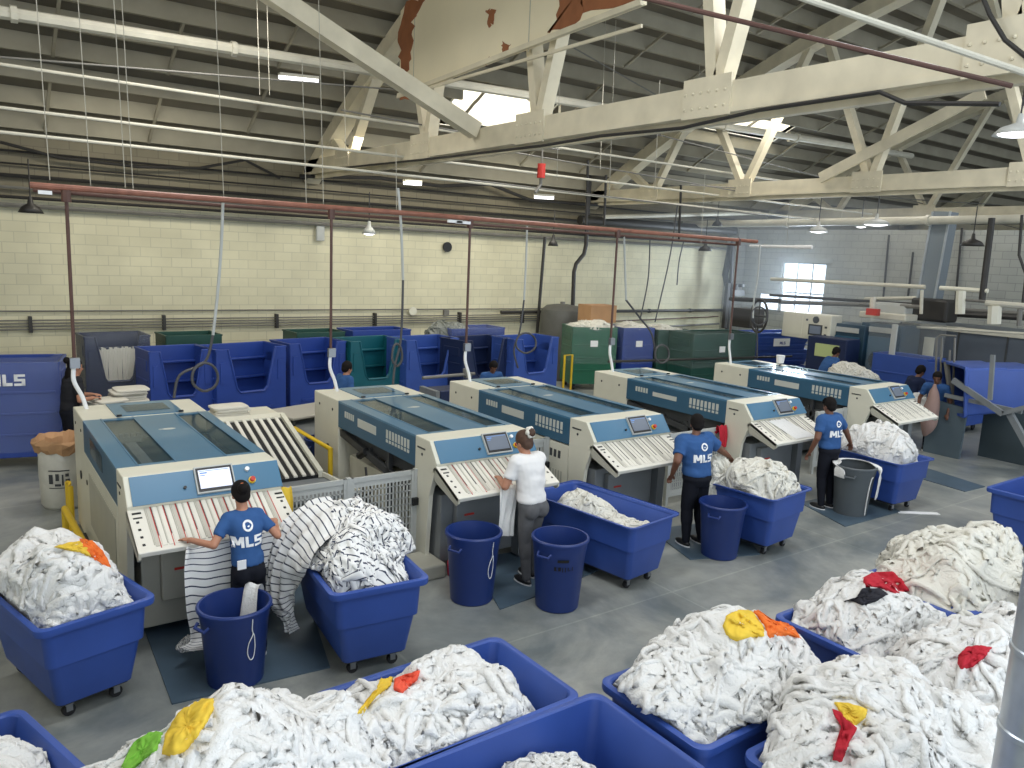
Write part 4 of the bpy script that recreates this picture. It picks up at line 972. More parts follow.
# ------------------------------------------------------------------ laundry carts (blue tubs on casters)
def rrect(hx, hy, r, z, n=5):
    out = []
    for cx, cy, a0 in ((hx-r, hy-r, 0), (-hx+r, hy-r, 90), (-hx+r, -hy+r, 180), (hx-r, -hy+r, 270)):
        for k in range(n+1):
            a = math.radians(a0+90*k/n); out.append((cx+r*math.cos(a), cy+r*math.sin(a), z))
    return out
def tub(label, cx, cy, rz, L, W, m=None, zr=.8, group='blue laundry carts on casters', cat='cart'):
    m = m or M_BLUE
    t = thing('laundry_cart', label, cat, (cx, cy, 0), rz, group)
    hx, hy = L/2, W/2; k1, k2 = .15, .13; CARTS.append((cx, cy, rz, L, W))
    R = [(0.14, hx-k1, hy-k2, .05), (.16, hx-k1+.005, hy-k2+.005, .06), (.47, hx-k1+.055, hy-k2+.05, .06), (.475, hx-k1+.075, hy-k2+.07, .06), (.74, hx-.055, hy-.05, .07), (.745, hx-.005, hy-.005, .08), (.765, hx, hy, .085), (zr-.005, hx-.002, hy-.002, .085), (zr, hx-.012, hy-.012, .08),
         (zr, hx-.04, hy-.04, .07), (zr-.01, hx-.05, hy-.05, .065), (.49, hx-k1+.04, hy-k2+.04, .06), (.2, hx-k1-.02, hy-k2-.02, .05)]
    b = MB().loft([rrect(a, b_, r, z) for z, a, b_, r in R], True); o = b.build('tub', m, t, auto=.6)
    fr = MB().box(-hx+k1+.03, hx-k1-.03, -hy+k2+.04, hy-k2-.04, .11, .14).build('base_board', M_DARK, t)
    for sx in (-1, 1):
        for sy in (-1, 1):
            X, Y = sx*(hx-k1-.1), sy*(hy-k2-.09)
            c = MB().box(X-.025, X+.025, Y-.03, Y+.03, .085, .11).box(X-.022, X+.022, Y-.028, Y-.022, .04, .09).box(X-.022, X+.022, Y+.022, Y+.028, .04, .09).build('caster', M_ZINC, t)
            MB().tube([(X, Y-.018, .045), (X, Y+.018, .045)], .045, 14).build('wheel', M_RUBBER, c)
    return t
def from2(pA, pB, L_other, side=1, zr=.8):
    """cart whose rim edge runs from pixel pA to pixel pB; returns centre, angle, edge length"""
    a, b = atZ(*pA, zr), atZ(*pB, zr); d = (b-a); w = d.length; d.normalize(); n = Vector((-d.y, d.x, 0))*side
    c = (a+b)/2+n*L_other/2; return c.x, c.y, math.atan2(d.y, d.x), w
# left striped / white carts of the operators
cA = from2((36.5, 634.6), (158.8, 596), 1.3); tub('blue cart heaped with white linen beside the left flank of the nearest folder', cA[0], cA[1], cA[2], cA[3], 1.3)
cB = from2((331, 597), (432, 578), 1.4); tub('blue cart heaped with striped linen between the two nearest folders', cB[0], cB[1], cB[2], cB[3], 1.4)
cC = from2((633, 530.5), (682.5, 513.5), 1.55, 1, .76); tub('long blue cart with a low layer of white linen beside the woman in white tee', cC[0], cC[1], cC[2], cC[3], 1.55, zr=.76)
cD = from2((775, 502), (815, 488.5), 1.0, 1, .76); tub('blue cart with a tall white pile beside the worker at the middle folder', cD[0], cD[1], cD[2], cD[3], 1.0, zr=.76)
cF = from2((902, 466), (937, 459), 1.25, 1, .76); tub('blue cart heaped with white linen beside the grey barrel', cF[0], cF[1], cF[2], cF[3], 1.25, zr=.76)
# front carts
cE = from2((308, 694), (497, 634), .92, -1); tub('blue cart with white linen and a coral and orange cloth, front row centre', cE[0], cE[1], cE[2], cE[3], .92)
tub('blue cart mostly empty with a small white bundle, nearest at the bottom centre', 2.34, 2.80, 0.0, 1.56, .94)
tub('blue cart cut by the lower left corner of the photo, holding white linen', -.13, 4.21, .3, .96, 1.1)
tub('blue cart under the linen with lime and yellow cloths', .92, 3.40, .05, 1.55, .95)
tub('blue cart under the rounded white heap with yellow and orange cloth on top', 3.92, 2.92, .0, 1.45, .88)
tub('blue cart holding the heap with the red and charcoal cloth', 5.65, 2.90, .0, 1.35, .9)
tub('blue cart under the white heap with the small red and yellow scrap', 4.05, 1.93, .0, 1.36, .9)
tub('blue cart holding the heap with one dark red scrap, near the galvanized duct', 5.5, 1.93, .0, 1.35, .9)
tub('blue cart under the cream curled linen, rear of the front rows', 7.22, 2.98, .0, 1.62, .95)
tub('blue empty cart cut by the right edge of the photo', 11.3, 3.75, .0, 1.62, .92)
tub('blue cart behind the heap with the dark red scrap, at the right edge', 7.3, 1.80, .0, 1.5, .9)

# heaps --------------------------------------------------------------
Q = PI/2
heap('linen_heap', 'white linen heap with a yellow and an orange cloth, beside the nearest folder', cA[0]-.03, cA[1]-.02, cA[2], .37, .57, .70, .38, 21, npatch=55, key='A', pw=2.4, q=.6)
heap('linen_heap', 'heap of dark striped white linen on the cart between the two nearest folders', cB[0], cB[1]+.05, cB[2], .36, .62, .70, .46, 23, M_STRIPE, npatch=60, key='B', pw=2.2, q=.7, Rmin=.14, Rmax=.32)
heap('linen_heap', 'low ragged layer of white linen in the long cart beside the woman in white', cC[0]-.02, cC[1]+.0, cC[2], .30, .62, .56, .16, 25, M_TOWELC, npatch=40, key='C', q=.8, peak=(0, .35))
heap('linen_heap', 'tall white linen pile in the cart the middle worker reaches into', cD[0]-.03, cD[1]+.0, cD[2], .38, .40, .66, .36, 27, M_TOWELC, npatch=50, key='D', q=.7)
heap('linen_heap', 'white linen heap in the cart beside the grey barrel', cF[0]+.0, cF[1]+.05, cF[2], .37, .55, .66, .44, 29, M_TOWEL, npatch=70, key='F', q=.6)
heap('linen_heap', 'white linen with coral and orange cloth in the front centre cart', cE[0]-.08, cE[1]-.0, cE[2], .64, .42, .58, .24, 31, npatch=70, key='E', pw=3.0, q=.6, Rmin=.12, Rmax=.28)
heap('linen_heap', 'small white bundle in the nearest mostly empty blue cart', 2.42, 2.86, 0, .40, .28, .52, .22, 33, npatch=30, key='G', q=.8, Rmin=.1, Rmax=.22)
heap('linen_heap', 'white linen in the cart at the lower left corner', -.15, 4.18, .3, .38, .46, .66, .26, 35, npatch=45, key='A2', q=.65)
heap('linen_heap', 'large white heap with lime and yellow cloths at the bottom left', .93, 3.42, .05, .82, .50, .68, .48, 37, npatch=110, key='P', pw=1.8, q=.8, Rmin=.12, Rmax=.28)
heap('linen_heap', 'big rounded white heap topped by a yellow and orange cloth', 3.90, 2.92, 0, .74, .46, .68, .36, 39, npatch=110, key='H', pw=1.9, q=.75, Rmin=.12, Rmax=.30, )
heap('linen_heap', 'white heap carrying the red and charcoal cloth', 5.58, 2.90, 0, .64, .42, .66, .34, 41, npatch=80, key='I', pw=1.8, q=.8, Rmin=.16, Rmax=.4)
heap('linen_heap', 'white heap with the small red and yellow scrap, nearest the galvanized duct', 4.10, 1.94, 0, .74, .50, .70, .34, 43, npatch=110, key='J', q=.6, Rmin=.12, Rmax=.3)
heap('linen_heap', 'white heap with one dark red scrap beside the galvanized duct', 5.55, 2.0, 0, .74, .46, .70, .34, 45, npatch=80, key='K', q=.62, Rmin=.16, Rmax=.4)
CK_ = CARTS[:]; CARTS.clear()
heap('linen_heap', 'cream heap of curled linen at the rear of the front rows', 7.20, 2.98, 0, .88, .54, .66, .41, 47, M_TOWELC, npatch=120, key='L', pw=1.7, q=.8, Rmin=.12, Rmax=.26)
CARTS += CK_
heap('linen_heap', 'white linen at the right edge behind the dark red scrap heap', 7.3, 1.9, 0, .70, .45, .70, .35, 49, npatch=50, key='N', q=.62)
# coloured cloths lying on them
patch('orange_cloth', 'orange cloth on the heap beside the nearest folder', [(79, 538), (92, 540), (104, 552), (112, 568), (104, 566), (90, 556), (82, 548)], M_CORANGE, ['A'])
patch('yellow_cloth', 'pale yellow cloth next to the orange one beside the nearest folder', [(53, 547), (66, 543), (80, 541), (90, 550), (92, 558), (80, 553), (66, 550)], M_CYEL, ['A'])
patch('lime_cloth', 'lime green cloth on the bottom left heap', [(120, 768), (133, 742), (150, 732), (164, 731), (158, 750), (148, 757), (136, 768), (125, 776)], M_CGREEN, ['P'])
patch('yellow_cloth', 'mustard yellow cloth beside the lime cloth', [(161, 755), (164, 735), (178, 712), (196, 699), (214, 697), (214, 710), (200, 735), (186, 752), (170, 757)], M_CYEL, ['P'])
patch('coral_cloth', 'coral red cloth in the front centre cart', [(394, 679), (404, 675), (421, 670), (418, 680), (402, 694), (393, 690)], M_CCORAL, ['E', 'P'])
patch('orange_cloth', 'orange yellow cloth below the coral one in the front centre cart', [(384, 670), (394, 667), (392, 685), (376, 697), (361, 717), (356, 714), (366, 702), (378, 688)], M_CYEL, ['E', 'P'])
patch('yellow_cloth', 'lemon yellow cloth topping the big rounded heap', [(726, 615), (738, 609), (752, 610), (764, 626), (766, 637), (748, 638), (736, 642), (726, 636), (722, 626)], M_CYEL, ['H'])
patch('orange_cloth', 'orange cloth beside the lemon one topping the big rounded heap', [(752, 610), (764, 610), (782, 616), (795, 628), (802, 639), (790, 636), (768, 638), (764, 626)], M_CORANGE, ['H', 'I'])
patch('red_cloth', 'bright red cloth on the heap in front of the curled cream linen', [(862, 578), (872, 572), (893, 571), (904, 580), (910, 591), (896, 594), (880, 588), (864, 587)], M_CRED, ['I', 'L'])
patch('charcoal_cloth', 'charcoal cloth under the bright red one', [(843, 602), (856, 598), (862, 588), (880, 588), (889, 594), (876, 602), (862, 606), (852, 601)], M_CBLACK, ['I', 'L'])
patch('red_cloth', 'dark red scrap on the heap beside the galvanized duct', [(958, 655), (966, 647), (978, 645), (993, 647), (985, 658), (972, 668), (960, 670), (957, 663)], M_CRED, ['K', 'J'])
patch('yellow_cloth', 'small orange yellow scrap on the heap beside the duct', [(833, 702), (846, 703), (868, 709), (866, 718), (856, 726), (845, 722), (838, 710)], M_CYEL, ['J', 'K'])
patch('red_cloth', 'narrow pinkish red scrap hanging below the small yellow one', [(832, 708), (842, 712), (848, 720), (858, 728), (850, 742), (842, 763), (832, 762), (836, 742), (842, 724), (834, 716)], M_CRED, ['J', 'K'])
patch('orange_cloth', 'orange scrap on the small bundle in the nearest cart', [(616, 768), (622, 762), (634, 762), (642, 769), (634, 776), (620, 776)], M_CORANGE, ['G'])

# ------------------------------------------------------------------ barrels
def barrel(label, p, m, h=.70, rb=.215, rt_=.275, key=None, stringy=False, tilt=0):
    t = thing('barrel', label, 'bin', (p[0], p[1], 0), 0, 'round plastic barrels')
    pr_ = [(.0, .0), (rb-.01, .0), (rb, .012), (rt_*.96-.0, h*.80), (rt_*.97, h*.81), (rt_+.004, h*.93), (rt_+.006, h*.95), (rt_+.018, h*.955), (rt_+.02, h-.012), (rt_+.012, h), (rt_-.006, h), (rt_-.01, h-.03), (rt_*.9, h*.75), (rb-.015, .02), (0, .02)]
    MB().lathe(pr_, 40).build('barrel_body', m, t, auto=.6)
    for s_ in (-1, 1):
        a = math.radians(20 if s_ > 0 else 200); cx, cy = math.cos(a)*(rt_+.01), math.sin(a)*(rt_+.01); tx, ty = -math.sin(a), math.cos(a)
        MB().tube([(cx+tx*-.07, cy+ty*-.07, h*.86), (cx*1.12+tx*-.06, cy*1.12+ty*-.06, h*.82), (cx*1.12+tx*.06, cy*1.12+ty*.06, h*.82), (cx+tx*.07, cy+ty*.07, h*.86)], .014, 8).build('handle', m, t)
    if stringy:
        a0 = -Q+.25
        def cyl(a, z, e=.006): r = rb+(rt_-rb)*z/h+e; return (math.cos(a)*r, math.sin(a)*r, z)
        pts = [cyl(a0-.04, h*.93, .014), cyl(a0-.03, h*.8), cyl(a0+.0, h*.72), cyl(a0-.12, h*.62), cyl(a0-.16, h*.5), cyl(a0-.06, h*.4), cyl(a0+.05, h*.42), cyl(a0+.09, h*.55), cyl(a0+.05, h*.7), cyl(a0+.0, h*.74)]
        MB().tube(spline(pts, 5), .004, 5).build('tie_string', M_WHITE, t)
    return t
b0 = atZ(236, 688, 0); b0 = (b0.x, b0.y+.20)
b1_ = atZ(471, 607, 0); b2_ = atZ(556, 614, 0); b3_ = atZ(718, 561, 0); b4_ = atZ(849, 517, 0)
def off(p, r=.21): d = Vector((p.x, p.y, 0)).normalized(); return (p.x+d.x*r, p.y+d.y*r)
B0 = off(atZ(236, 692, 0)); B1 = off(b1_); B2 = off(b2_); B3 = off(b3_); B4 = off(b4_)
barrel('blue barrel with a white towel over its rim, in front of the nearest operator', B0, M_NAVY, .65, .215, .268, stringy=True)
barrel('blue barrel with hanging tie string beside the second folder', B1, M_NAVY, .72, .215, .27, stringy=True)
bb = barrel('blue barrel with dark lettering beside the long white filled cart', B2, M_NAVY, .73, .215, .27)
barrel('blue barrel next to the middle worker', B3, M_NAVY, .66, .21, .265)
barrel('dark grey barrel with a white towel draped across the rim', B4, M_BGREY, .72, .22, .28)
# dark lettering on a barrel : short strokes
lt = MB()
def cyl_patch(m, a0, a1, z0, z1, h=.73, rb=.215, rt_=.27):
    A_0, A_1 = math.radians(a0), math.radians(a1); n_ = 4; vs = []
    for zz in (z0, z1):
        r_ = rb+(rt_-rb)*zz/h*1.0+.005
        for q in range(n_+1): a = A_0+(A_1-A_0)*q/n_; vs.append((r_*math.cos(a), r_*math.sin(a), zz))
    m.add(vs, [(q, q+1, q+n_+2, q+n_+1) for q in range(n_)])
cyl_patch(lt, -133, -108, .545, .575)
for a0, a1, z0, z1 in ((-140, -135, .46, .50), (-139, -133, .46, .467), (-131, -125, .46, .50), (-122, -120, .45, .50), (-116, -114, .45, .50), (-110, -108, .46, .50), (-108, -103, .46, .468), (-100, -98, .46, .50)): cyl_patch(lt, a0, a1, z0, z1)
lt.build('lettering', M_BLACK, bb)
def P3(x, y, z): return (x, y, z)
x, y = B0
tp = atZ(252, 588, .66); dv = Vector((tp.x-x, tp.y-y, 0)).normalized(); sd_ = Vector((-dv.y, dv.x, 0))*.075; tp = Vector((x, y, .66))+dv*.262
o = sheet('rim_towel', [[tp+dv*a_-sd_*w_+Vector((0, 0, z_)), tp+dv*a_+sd_*w_+Vector((0, 0, z_))] for a_, z_, w_ in ((-.10, -.36, 1.1), (-.07, -.2, 1), (-.035, -.03, .9), (.0, .028, .9), (.04, -.0, 1), (.05, -.12, 1), (.05, -.28, 1.1))], M_TOWEL, 40, 18, .008, 12, 3)
tag(o, 'white towel hanging over the rim of the barrel before the nearest operator', 'towel')
x, y = B4
rows = []
for (a0, dz, rr_) in ((172, -.16, .29), (170, -.05, .29), (150, .02, .28), (110, .03, .27), (70, .03, .27), (30, .03, .27), (-10, .03, .275), (-40, .02, .285), (-62, .0, .31), (-66, -.12, .315), (-68, -.30, .31), (-69, -.44, .30)):
    a = math.radians(a0); w_ = .08
    ra = math.radians(a0)
    if dz > -.02: rows.append([P3(x+math.cos(ra)*(rr_-.07), y+math.sin(ra)*(rr_-.07), .735+dz*.5), P3(x+math.cos(ra)*(rr_+.035), y+math.sin(ra)*(rr_+.035), .71+dz*.4)])
    else:
        sg = 1 if a0 > 0 else -1; tx, ty = -math.sin(ra)*.08*sg, math.cos(ra)*.08*sg
        rows.append([P3(x+math.cos(ra)*(rr_+.01)-tx, y+math.sin(ra)*(rr_+.01)-ty, .72+dz), P3(x+math.cos(ra)*(rr_+.01)+tx, y+math.sin(ra)*(rr_+.01)+ty, .72+dz)])
o = sheet('rim_towel', rows, M_TOWEL, 60, 14, .006, 10, 5); o.modifiers.new('solid', 'SOLIDIFY').thickness = .012
tag(o, 'white towel draped along the rim and down the side of the grey barrel', 'towel')
o = MB().tube(spline([(x-.02, y-.235, .04), (x-.03, y-.25, .3), (x-.02, y-.27, .55), (x+.0, y-.285, .6)], 5), .008, 6).build('tie_cord', M_TOWEL); tag(o, 'pale cord hanging down the front of the grey barrel', 'cord')

# striped sheets: the one being fed and the one spilling off the cart
PY1 = 6.05
def A_(u, v, y): return tuple(atY(u, v, y))
o = sheet('striped_sheet', [
    [A_(186, 541, 6.60), A_(215, 535, 6.60), A_(276, 520, 6.60)],
    [A_(186, 548, 6.42), A_(215, 543, 6.42), A_(276, 528, 6.42)],
    [A_(184, 572, 6.37), A_(222, 570, 6.38), A_(268, 556, 6.40)],
    [A_(186, 610, 6.36), A_(220, 606, 6.38), A_(262, 590, 6.40)],
    [A_(190, 640, 6.34), A_(216, 636, 6.38), A_(256, 620, 6.42)],
    [A_(178, 648, 6.22), A_(208, 650, 6.2), A_(250, 634, 6.3)]], M_STRIPE, 90, 70, .014, 5, 5)
tag(o, 'striped white sheet the nearest operator spreads onto the feed table', 'sheet')
heap('sheet_end', 'bunched end of the striped sheet on the floor', atZ(196, 645, 0).x, atZ(196, 645, 0).y, .3, .15, .09, .0, .06, 51, M_STRIPE, ns=4, lump=.01, sc=(.5, .6), hs=1.3, group='striped linen spilling to the floor')
o = sheet('striped_sheet', [
    [A_(330, 498, 6.35), A_(345, 505, 6.1), A_(352, 520, 5.9)],
    [A_(302, 505, 6.45), A_(318, 520, 6.1), A_(330, 540, 5.8)],
    [A_(282, 525, 6.45), A_(296, 545, 6.15), A_(306, 562, 5.8)],
    [A_(268, 560, 6.42), A_(282, 575, 6.2), A_(298, 585, 6.0)],
    [A_(266, 590, 6.4), A_(281, 605, 6.2), A_(295, 600, 6.1)],
    [A_(272, 606, 6.38), A_(286, 618, 6.22), A_(294, 620, 6.15)],
    [A_(282, 618, 6.3), A_(290, 632, 6.2), A_(297, 630, 6.12)]], M_STRIPE, 110, 80, .034, 7, 9, drift=1.6, fine=.02)
tag(o, 'striped sheet spilling from the cart down to the floor behind the nearest operator', 'sheet')
o = sheet('white_sheet', [[A_(500, 488, 6.56), A_(516, 484, 6.56)], [A_(500, 492, 6.38), A_(518, 487, 6.38)], [A_(499, 520, 6.34), A_(514, 516, 6.34)], [A_(499, 536, 6.33), A_(513, 536, 6.33)]], M_TOWEL, 30, 20, .012, 14, 11)
tag(o, 'white linen hanging off the feed table in front of the woman in white tee', 'sheet')
CARTS_KEEP = CARTS[:]; CARTS.clear()
heap('linen_heap', 'white linen pulled up over the cart edge by the middle worker', 7.72, 6.18, 0, .30, .22, .50, .56, 101, M_TOWELC, pw=1.6, q=.8, ns=7, key='D2', sc=(.9, 1.2))
CARTS += CARTS_KEEP

# ------------------------------------------------------------------ tall carts
def tall_cart(label, cx, cy, rz, W, D, h, m, group='tall laundry carts along the back wall', open_=True, shelf=True, scale=1, inner=None):
    t = thing('tall_cart', label, 'cart', (cx, cy, 0), rz, group)
    hw, hd = W/2, D/2; b0 = .16
    MB().box(-hw+.05, hw-.05, -hd+.05, hd-.05, b0, b0+.08).build('base', M_DARK if m in (M_GREEN,) else m, t)
    for sx in (-1, 1):
        for sy in (-1, 1):
            MB().tube([(sx*(hw-.14)-.02, sy*(hd-.13), .07), (sx*(hw-.14)+.02, sy*(hd-.13), .07)], .07, 12).box(sx*(hw-.14)-.03, sx*(hw-.14)+.03, sy*(hd-.13)-.03, sy*(hd-.13)+.03, .12, b0).build('caster', M_RUBBER, t)
    w = .035
    bk = MB().box(-hw, hw, hd-w, hd, b0, h)
    for z in (.38, .6, .82): bk.box(-hw+w, hw-w, hd-w-.09, hd-w, h*z-.02, h*z+.02)
    o = bk.build('back_wall', m, t); bevel(o, .012)
    for s_ in (-1, 1):
        x0, x1 = (-hw, -hw+w) if s_ < 0 else (hw-w, hw)
        sd = MB().box(x0, x1, -hd+w, hd-w, b0, h)
        for z in (.45, .68): sd.box(x0-.012 if s_ < 0 else x0, x1 if s_ < 0 else x1+.012, -hd+.1, hd-.1, h*z-.02, h*z+.02)
        sd.box(x0-.01 if s_ < 0 else x0, x1 if s_ < 0 else x1+.01, -hd+.14, hd-.14, h*.78, h*.9)
        o = sd.build('side_wall', m, t); bevel(o, .012)
    if open_:
        poly = [(-hw, b0), (hw, b0), (hw, h), (hw*.66, h), (hw*.62, h*.93), (hw*.42, h*.56), (hw*.34, h*.52), (-hw*.34, h*.52), (-hw*.42, h*.56), (-hw*.62, h*.93), (-hw*.66, h), (-hw, h)]
        fr_ = MB().prism(poly, 'y', -hd, -hd+w)
        o = fr_.build('front_wall', m, t); bevel(o, .012)
        lip = MB()
        seq = [(hw*.68, h-.01), (hw*.64, h*.92), (hw*.44, h*.55), (hw*.34, h*.505), (-hw*.34, h*.505), (-hw*.44, h*.55), (-hw*.64, h*.92), (-hw*.68, h-.01)]
        lip.tube([(a, -hd-.005, b_) for a, b_ in seq], .018, 6); lip.box(-hw*.6, hw*.6, -hd-.02, -hd, h*.3, h*.33).box(-hw*.9, -hw*.74, -hd-.015, -hd, h*.62, h*.85).box(hw*.74, hw*.9, -hd-.015, -hd, h*.62, h*.85)
        lip.build('front_lip', m, t)
    else:
        fr_ = MB().box(-hw, hw, -hd, -hd+w, b0, h)
        for z in (.32, .52, .72): fr_.box(-hw+.06, hw-.06, -hd-.015, -hd, h*z-.02, h*z+.02)
        o = fr_.build('front_wall', m, t); bevel(o, .012)
    MB().box(-hw-.012, hw+.012, hd-.015, hd+.012, h-.03, h).box(-hw-.012, -hw+.03, -hd, hd, h-.03, h).box(hw-.03, hw+.012, -hd, hd, h-.03, h).build('top_rim', m, t)
    return t
def wrap(root_label, cx, cy, rz, W, D, h, z0=.5):
    r = MB().loft([rrect(W/2+.03+.01*math.sin(k*2.1), D/2+.03+.012*math.cos(k*1.7), .1, z0+(h-z0)*k/9) for k in range(10)]+[rrect(W/2-.1, D/2-.1, .1, h+.06)], False)
    o = r.build('plastic_wrap', M_FILM, None, smooth=True); o.location = (cx, cy, 0); o.rotation_euler = (0, 0, rz); tag(o, root_label, 'wrap')
    return o
def tc_px(label, pL, pR, h, D, m, **k):
    a, b = atZ(*pL, h), atZ(*pR, h); d = b-a; w = d.length; d.normalize(); n = Vector((-d.y, d.x, 0)); c = (a+b)/2+n*D/2
    return tall_cart(label, c.x, c.y, math.atan2(d.y, d.x), w, D, h, m, **k), c, math.atan2(d.y, d.x), w
ROW = [((149, 352), (212, 349), M_BLUE2, 'blue tall cart with cut-out front, first of the row behind the nearest folder'),
       ((216, 350), (286, 345.5), M_BLUE2, 'blue tall cart directly behind the towel stack'),
       ((290, 344), (346, 341), M_BLUE2, 'blue tall cart behind the worker at the second folder'),
       ((351, 341.5), (404, 339), M_TEALB, 'teal green tall cart, the only one of its colour in the row'),
       ((407, 340.5), (459, 338), M_BLUE, 'bright blue tall cart just right of the teal green one'),
       ((464, 341), (511, 338), M_NAVY2, 'tall cart with dark inside behind the seated worker'),
       ((515, 339.5), (559, 337), M_BLUE, 'last bright blue tall cart of the row before the grey tank')]
for a, b, m_, lab in ROW: tc_px(lab, a, b, 1.6, .78, m_)
# big wrapped cart at the left
c, bc_, brz, bw_ = tc_px('big closed blue cart at the left edge carrying white letters', (-75, 364), (59, 362), 1.58, .9, M_BLUE2, open_=False)
def text(name, body, size, m, parent, M, ext=.002, font=None, bold=0):
    cu = bpy.data.curves.new(name, 'FONT'); cu.body = body; cu.size = size; cu.extrude = ext; cu.align_x = 'CENTER'; cu.align_y = 'CENTER'; cu.offset = bold; cu.space_character = 1.0
    tmp = bpy.data.objects.new('tmp', cu); COL.objects.link(tmp); dg = bpy.context.evaluated_depsgraph_get(); me = bpy.data.meshes.new_from_object(tmp.evaluated_get(dg)); bpy.data.objects.remove(tmp)
    me.transform(M); me.materials.clear(); me.materials.append(m); me.name = name
    if parent is None: return me
    o = bpy.data.objects.new(name, me); COL.objects.link(o); o.parent = parent; return o
lm = block_letters(.17, M_WHITE, bw_/2-.41*bw_, 1.33); lm.transform(Matrix.Translation((0, -.50, 0))); lo_ = bpy.data.objects.new('letters', lm); COL.objects.link(lo_); lo_.parent = c
wrap('clear plastic film around the big blue cart at the left edge', bc_.x, bc_.y, brz, bw_, .9, 1.58, .25)
# carts of the second row
def cart_at(label, u0, u1, v, h, m, open_=False, D=.75, wr=None):
    t, c, rz, w = tc_px(label, (u0, v), (u1, v-(u1-u0)*.03), h, D, m, open_=open_, group='carts against the cream wall')
    if wr: wrap(wr, c.x, c.y, rz, w, D, h, .4)
    return c, rz, w
c_, rz0, w0 = cart_at('dark blue tall cart stuffed with hanging fringed linen behind the man in black', 84, 150, 337, 1.68, M_NAVY2, open_=True, wr='clear film over the cart of fringed linen')
fr = MB(); r = random.Random(4)
for k in range(26):
    s_ = -.33+k*.026; p = Vector((c_.x, c_.y, 0))+Vector((math.cos(rz0)*s_+math.sin(rz0)*.3, math.sin(rz0)*s_-math.cos(rz0)*.3, 0)); fr.tube([p+Vector((0, 0, 1.45+r.uniform(-.03, .03))), p+Vector((.01*r.uniform(-1, 1), 0, 1.0)), p+Vector((0, 0, .55))], .017, 5)
o = fr.build('fringed_linen', M_TOWELC); tag(o, 'cream fringed linen hanging in the dark blue wrapped cart', 'linen', None, 'stuff')
cart_at('dark green tall cart behind the blue row, seen over the first blue cart', 166, 222, 336, 1.66, M_GREEND)
cart_at('green tall cart top showing between the blue carts', 297, 345, 333, 1.66, M_GREEND)
cart_at('blue tall cart top beside the plastic covered goods', 353, 411, 331, 1.68, M_BLUE2)
cart_at('blue tall cart wrapped in film behind the seated worker', 452, 505, 329, 1.66, M_BLUE2, wr='clear film over the blue cart behind the seated worker')
heap('plastic_heap', 'grey plastic sheeting bundled on the goods between back carts', 9.6, 15.9, 0, .62, .3, 1.35, .38, 61, mat('grey_film', (120, 124, 118), .35), ns=5)
o = tall_cart('dark cart holding the grey plastic sheeting', 9.6, 15.9, -.05, 1.2, .8, 1.4, M_GREEND, open_=False)
# right-hand wrapped carts
GR = [((573, 327), (618, 328), M_GREEN, 'green tall cart wrapped in film right of the cardboard box', 1.65, True),
      ((624, 328), (655, 328), M_BLUE2, 'blue tall cart wrapped in film between two green ones', 1.65, True),
      ((659, 330), (690, 330), M_GREEND, 'green tall cart with black film right of the wrapped blue cart', 1.6, True),
      ((694, 334), (757, 333), M_GREEND, 'wide dark green wrapped cart behind the fourth folder', 1.6, True)]
for a, b, m_, lab, h_, wr_ in GR:
    t_, c2, rz2, w2 = tc_px(lab, a, b, h_, .95, m_, open_=False, group='film wrapped carts')
    wrap('clear film around the '+lab.split(' wrapped')[0].split(' with')[0]+(' near the cardboard box' if 'cardboard' in lab else ' beside the wide dark one' if 'black film' in lab else ' between two green carts' if 'between' in lab else ' behind the fourth folder'), c2.x, c2.y, rz2, w2, .95, h_, .7)
    if 'dark green' not in lab: heap('cart_linen', 'linen filling the top of the '+lab.split(' wrapped')[0]+(' near the box' if 'cardboard' in lab else ' next to the wide dark green cart' if 'black film' in lab else ' between green carts'), c2.x, c2.y, rz2, w2/2-.05, .4, h_-.05, .12, 63+int(a[0]), M_TOWELC, ns=4, sc=(.9, 1.2))
    lbm = MB().box(-.1, .1, -.012, 0, 0, .16); o = lbm.build('paper_label', M_PAPER, t_); o.location = (-w2*.1+.1, -.5, h_-.5); 
# blue stacked tubs with label
def stacked(label, u0, v0, u1, v1, z, h, m):
    a, b = atZ(u0, v0, z+h), atZ(u1, v1, z+h); d = b-a; w = d.length; d.normalize(); n = Vector((-d.y, d.x, 0)); c = (a+b)/2+n*.4
    t = thing('storage_tub', label, 'tub', (c.x, c.y, z), math.atan2(d.y, d.x), 'stacked blue tubs')
    R = [(0, w/2-.08, .34, .05), (h*.45, w/2-.05, .37, .05), (h*.46, w/2-.02, .39, .05), (h*.9, w/2-.02, .4, .05), (h*.9, w/2, .42, .05), (h, w/2, .42, .05), (h, w/2-.04, .38, .04), (h*.3, w/2-.1, .32, .04)]
    MB().loft([rrect(a_, b_, r_, z_) for z_, a_, b_, r_ in R]).build('tub_body', m, t, auto=.6)
    for k in (.25, .68): MB().box(-w/2+.03, w/2-.03, -.425, -.40, h*k, h*k+.03).build('rib', m, t)
    return t, c, w
st1, cst, wst = stacked('upper blue tub with a white label, stacked behind the fifth folder', 758, 333, 810, 332.5, 1.05, .5, M_BLUE)
stacked('middle blue tub under the labelled one behind the fifth folder', 758, 350, 810, 349.5, .6, .45, M_BLUE)
stacked('lowest blue tub of the stack behind the fifth folder', 758, 367, 810, 366.5, .15, .45, M_BLUE)
MB().box(-.42, .2, -.445, -.43, .12, .34).build('label_plate', M_PAPER, st1)
lm = block_letters(.08, M_BLUE2, -.08, .21); lm.transform(Matrix.Translation((0, -.448, 0))); lo_ = bpy.data.objects.new('letters', lm); COL.objects.link(lo_); lo_.parent = st1

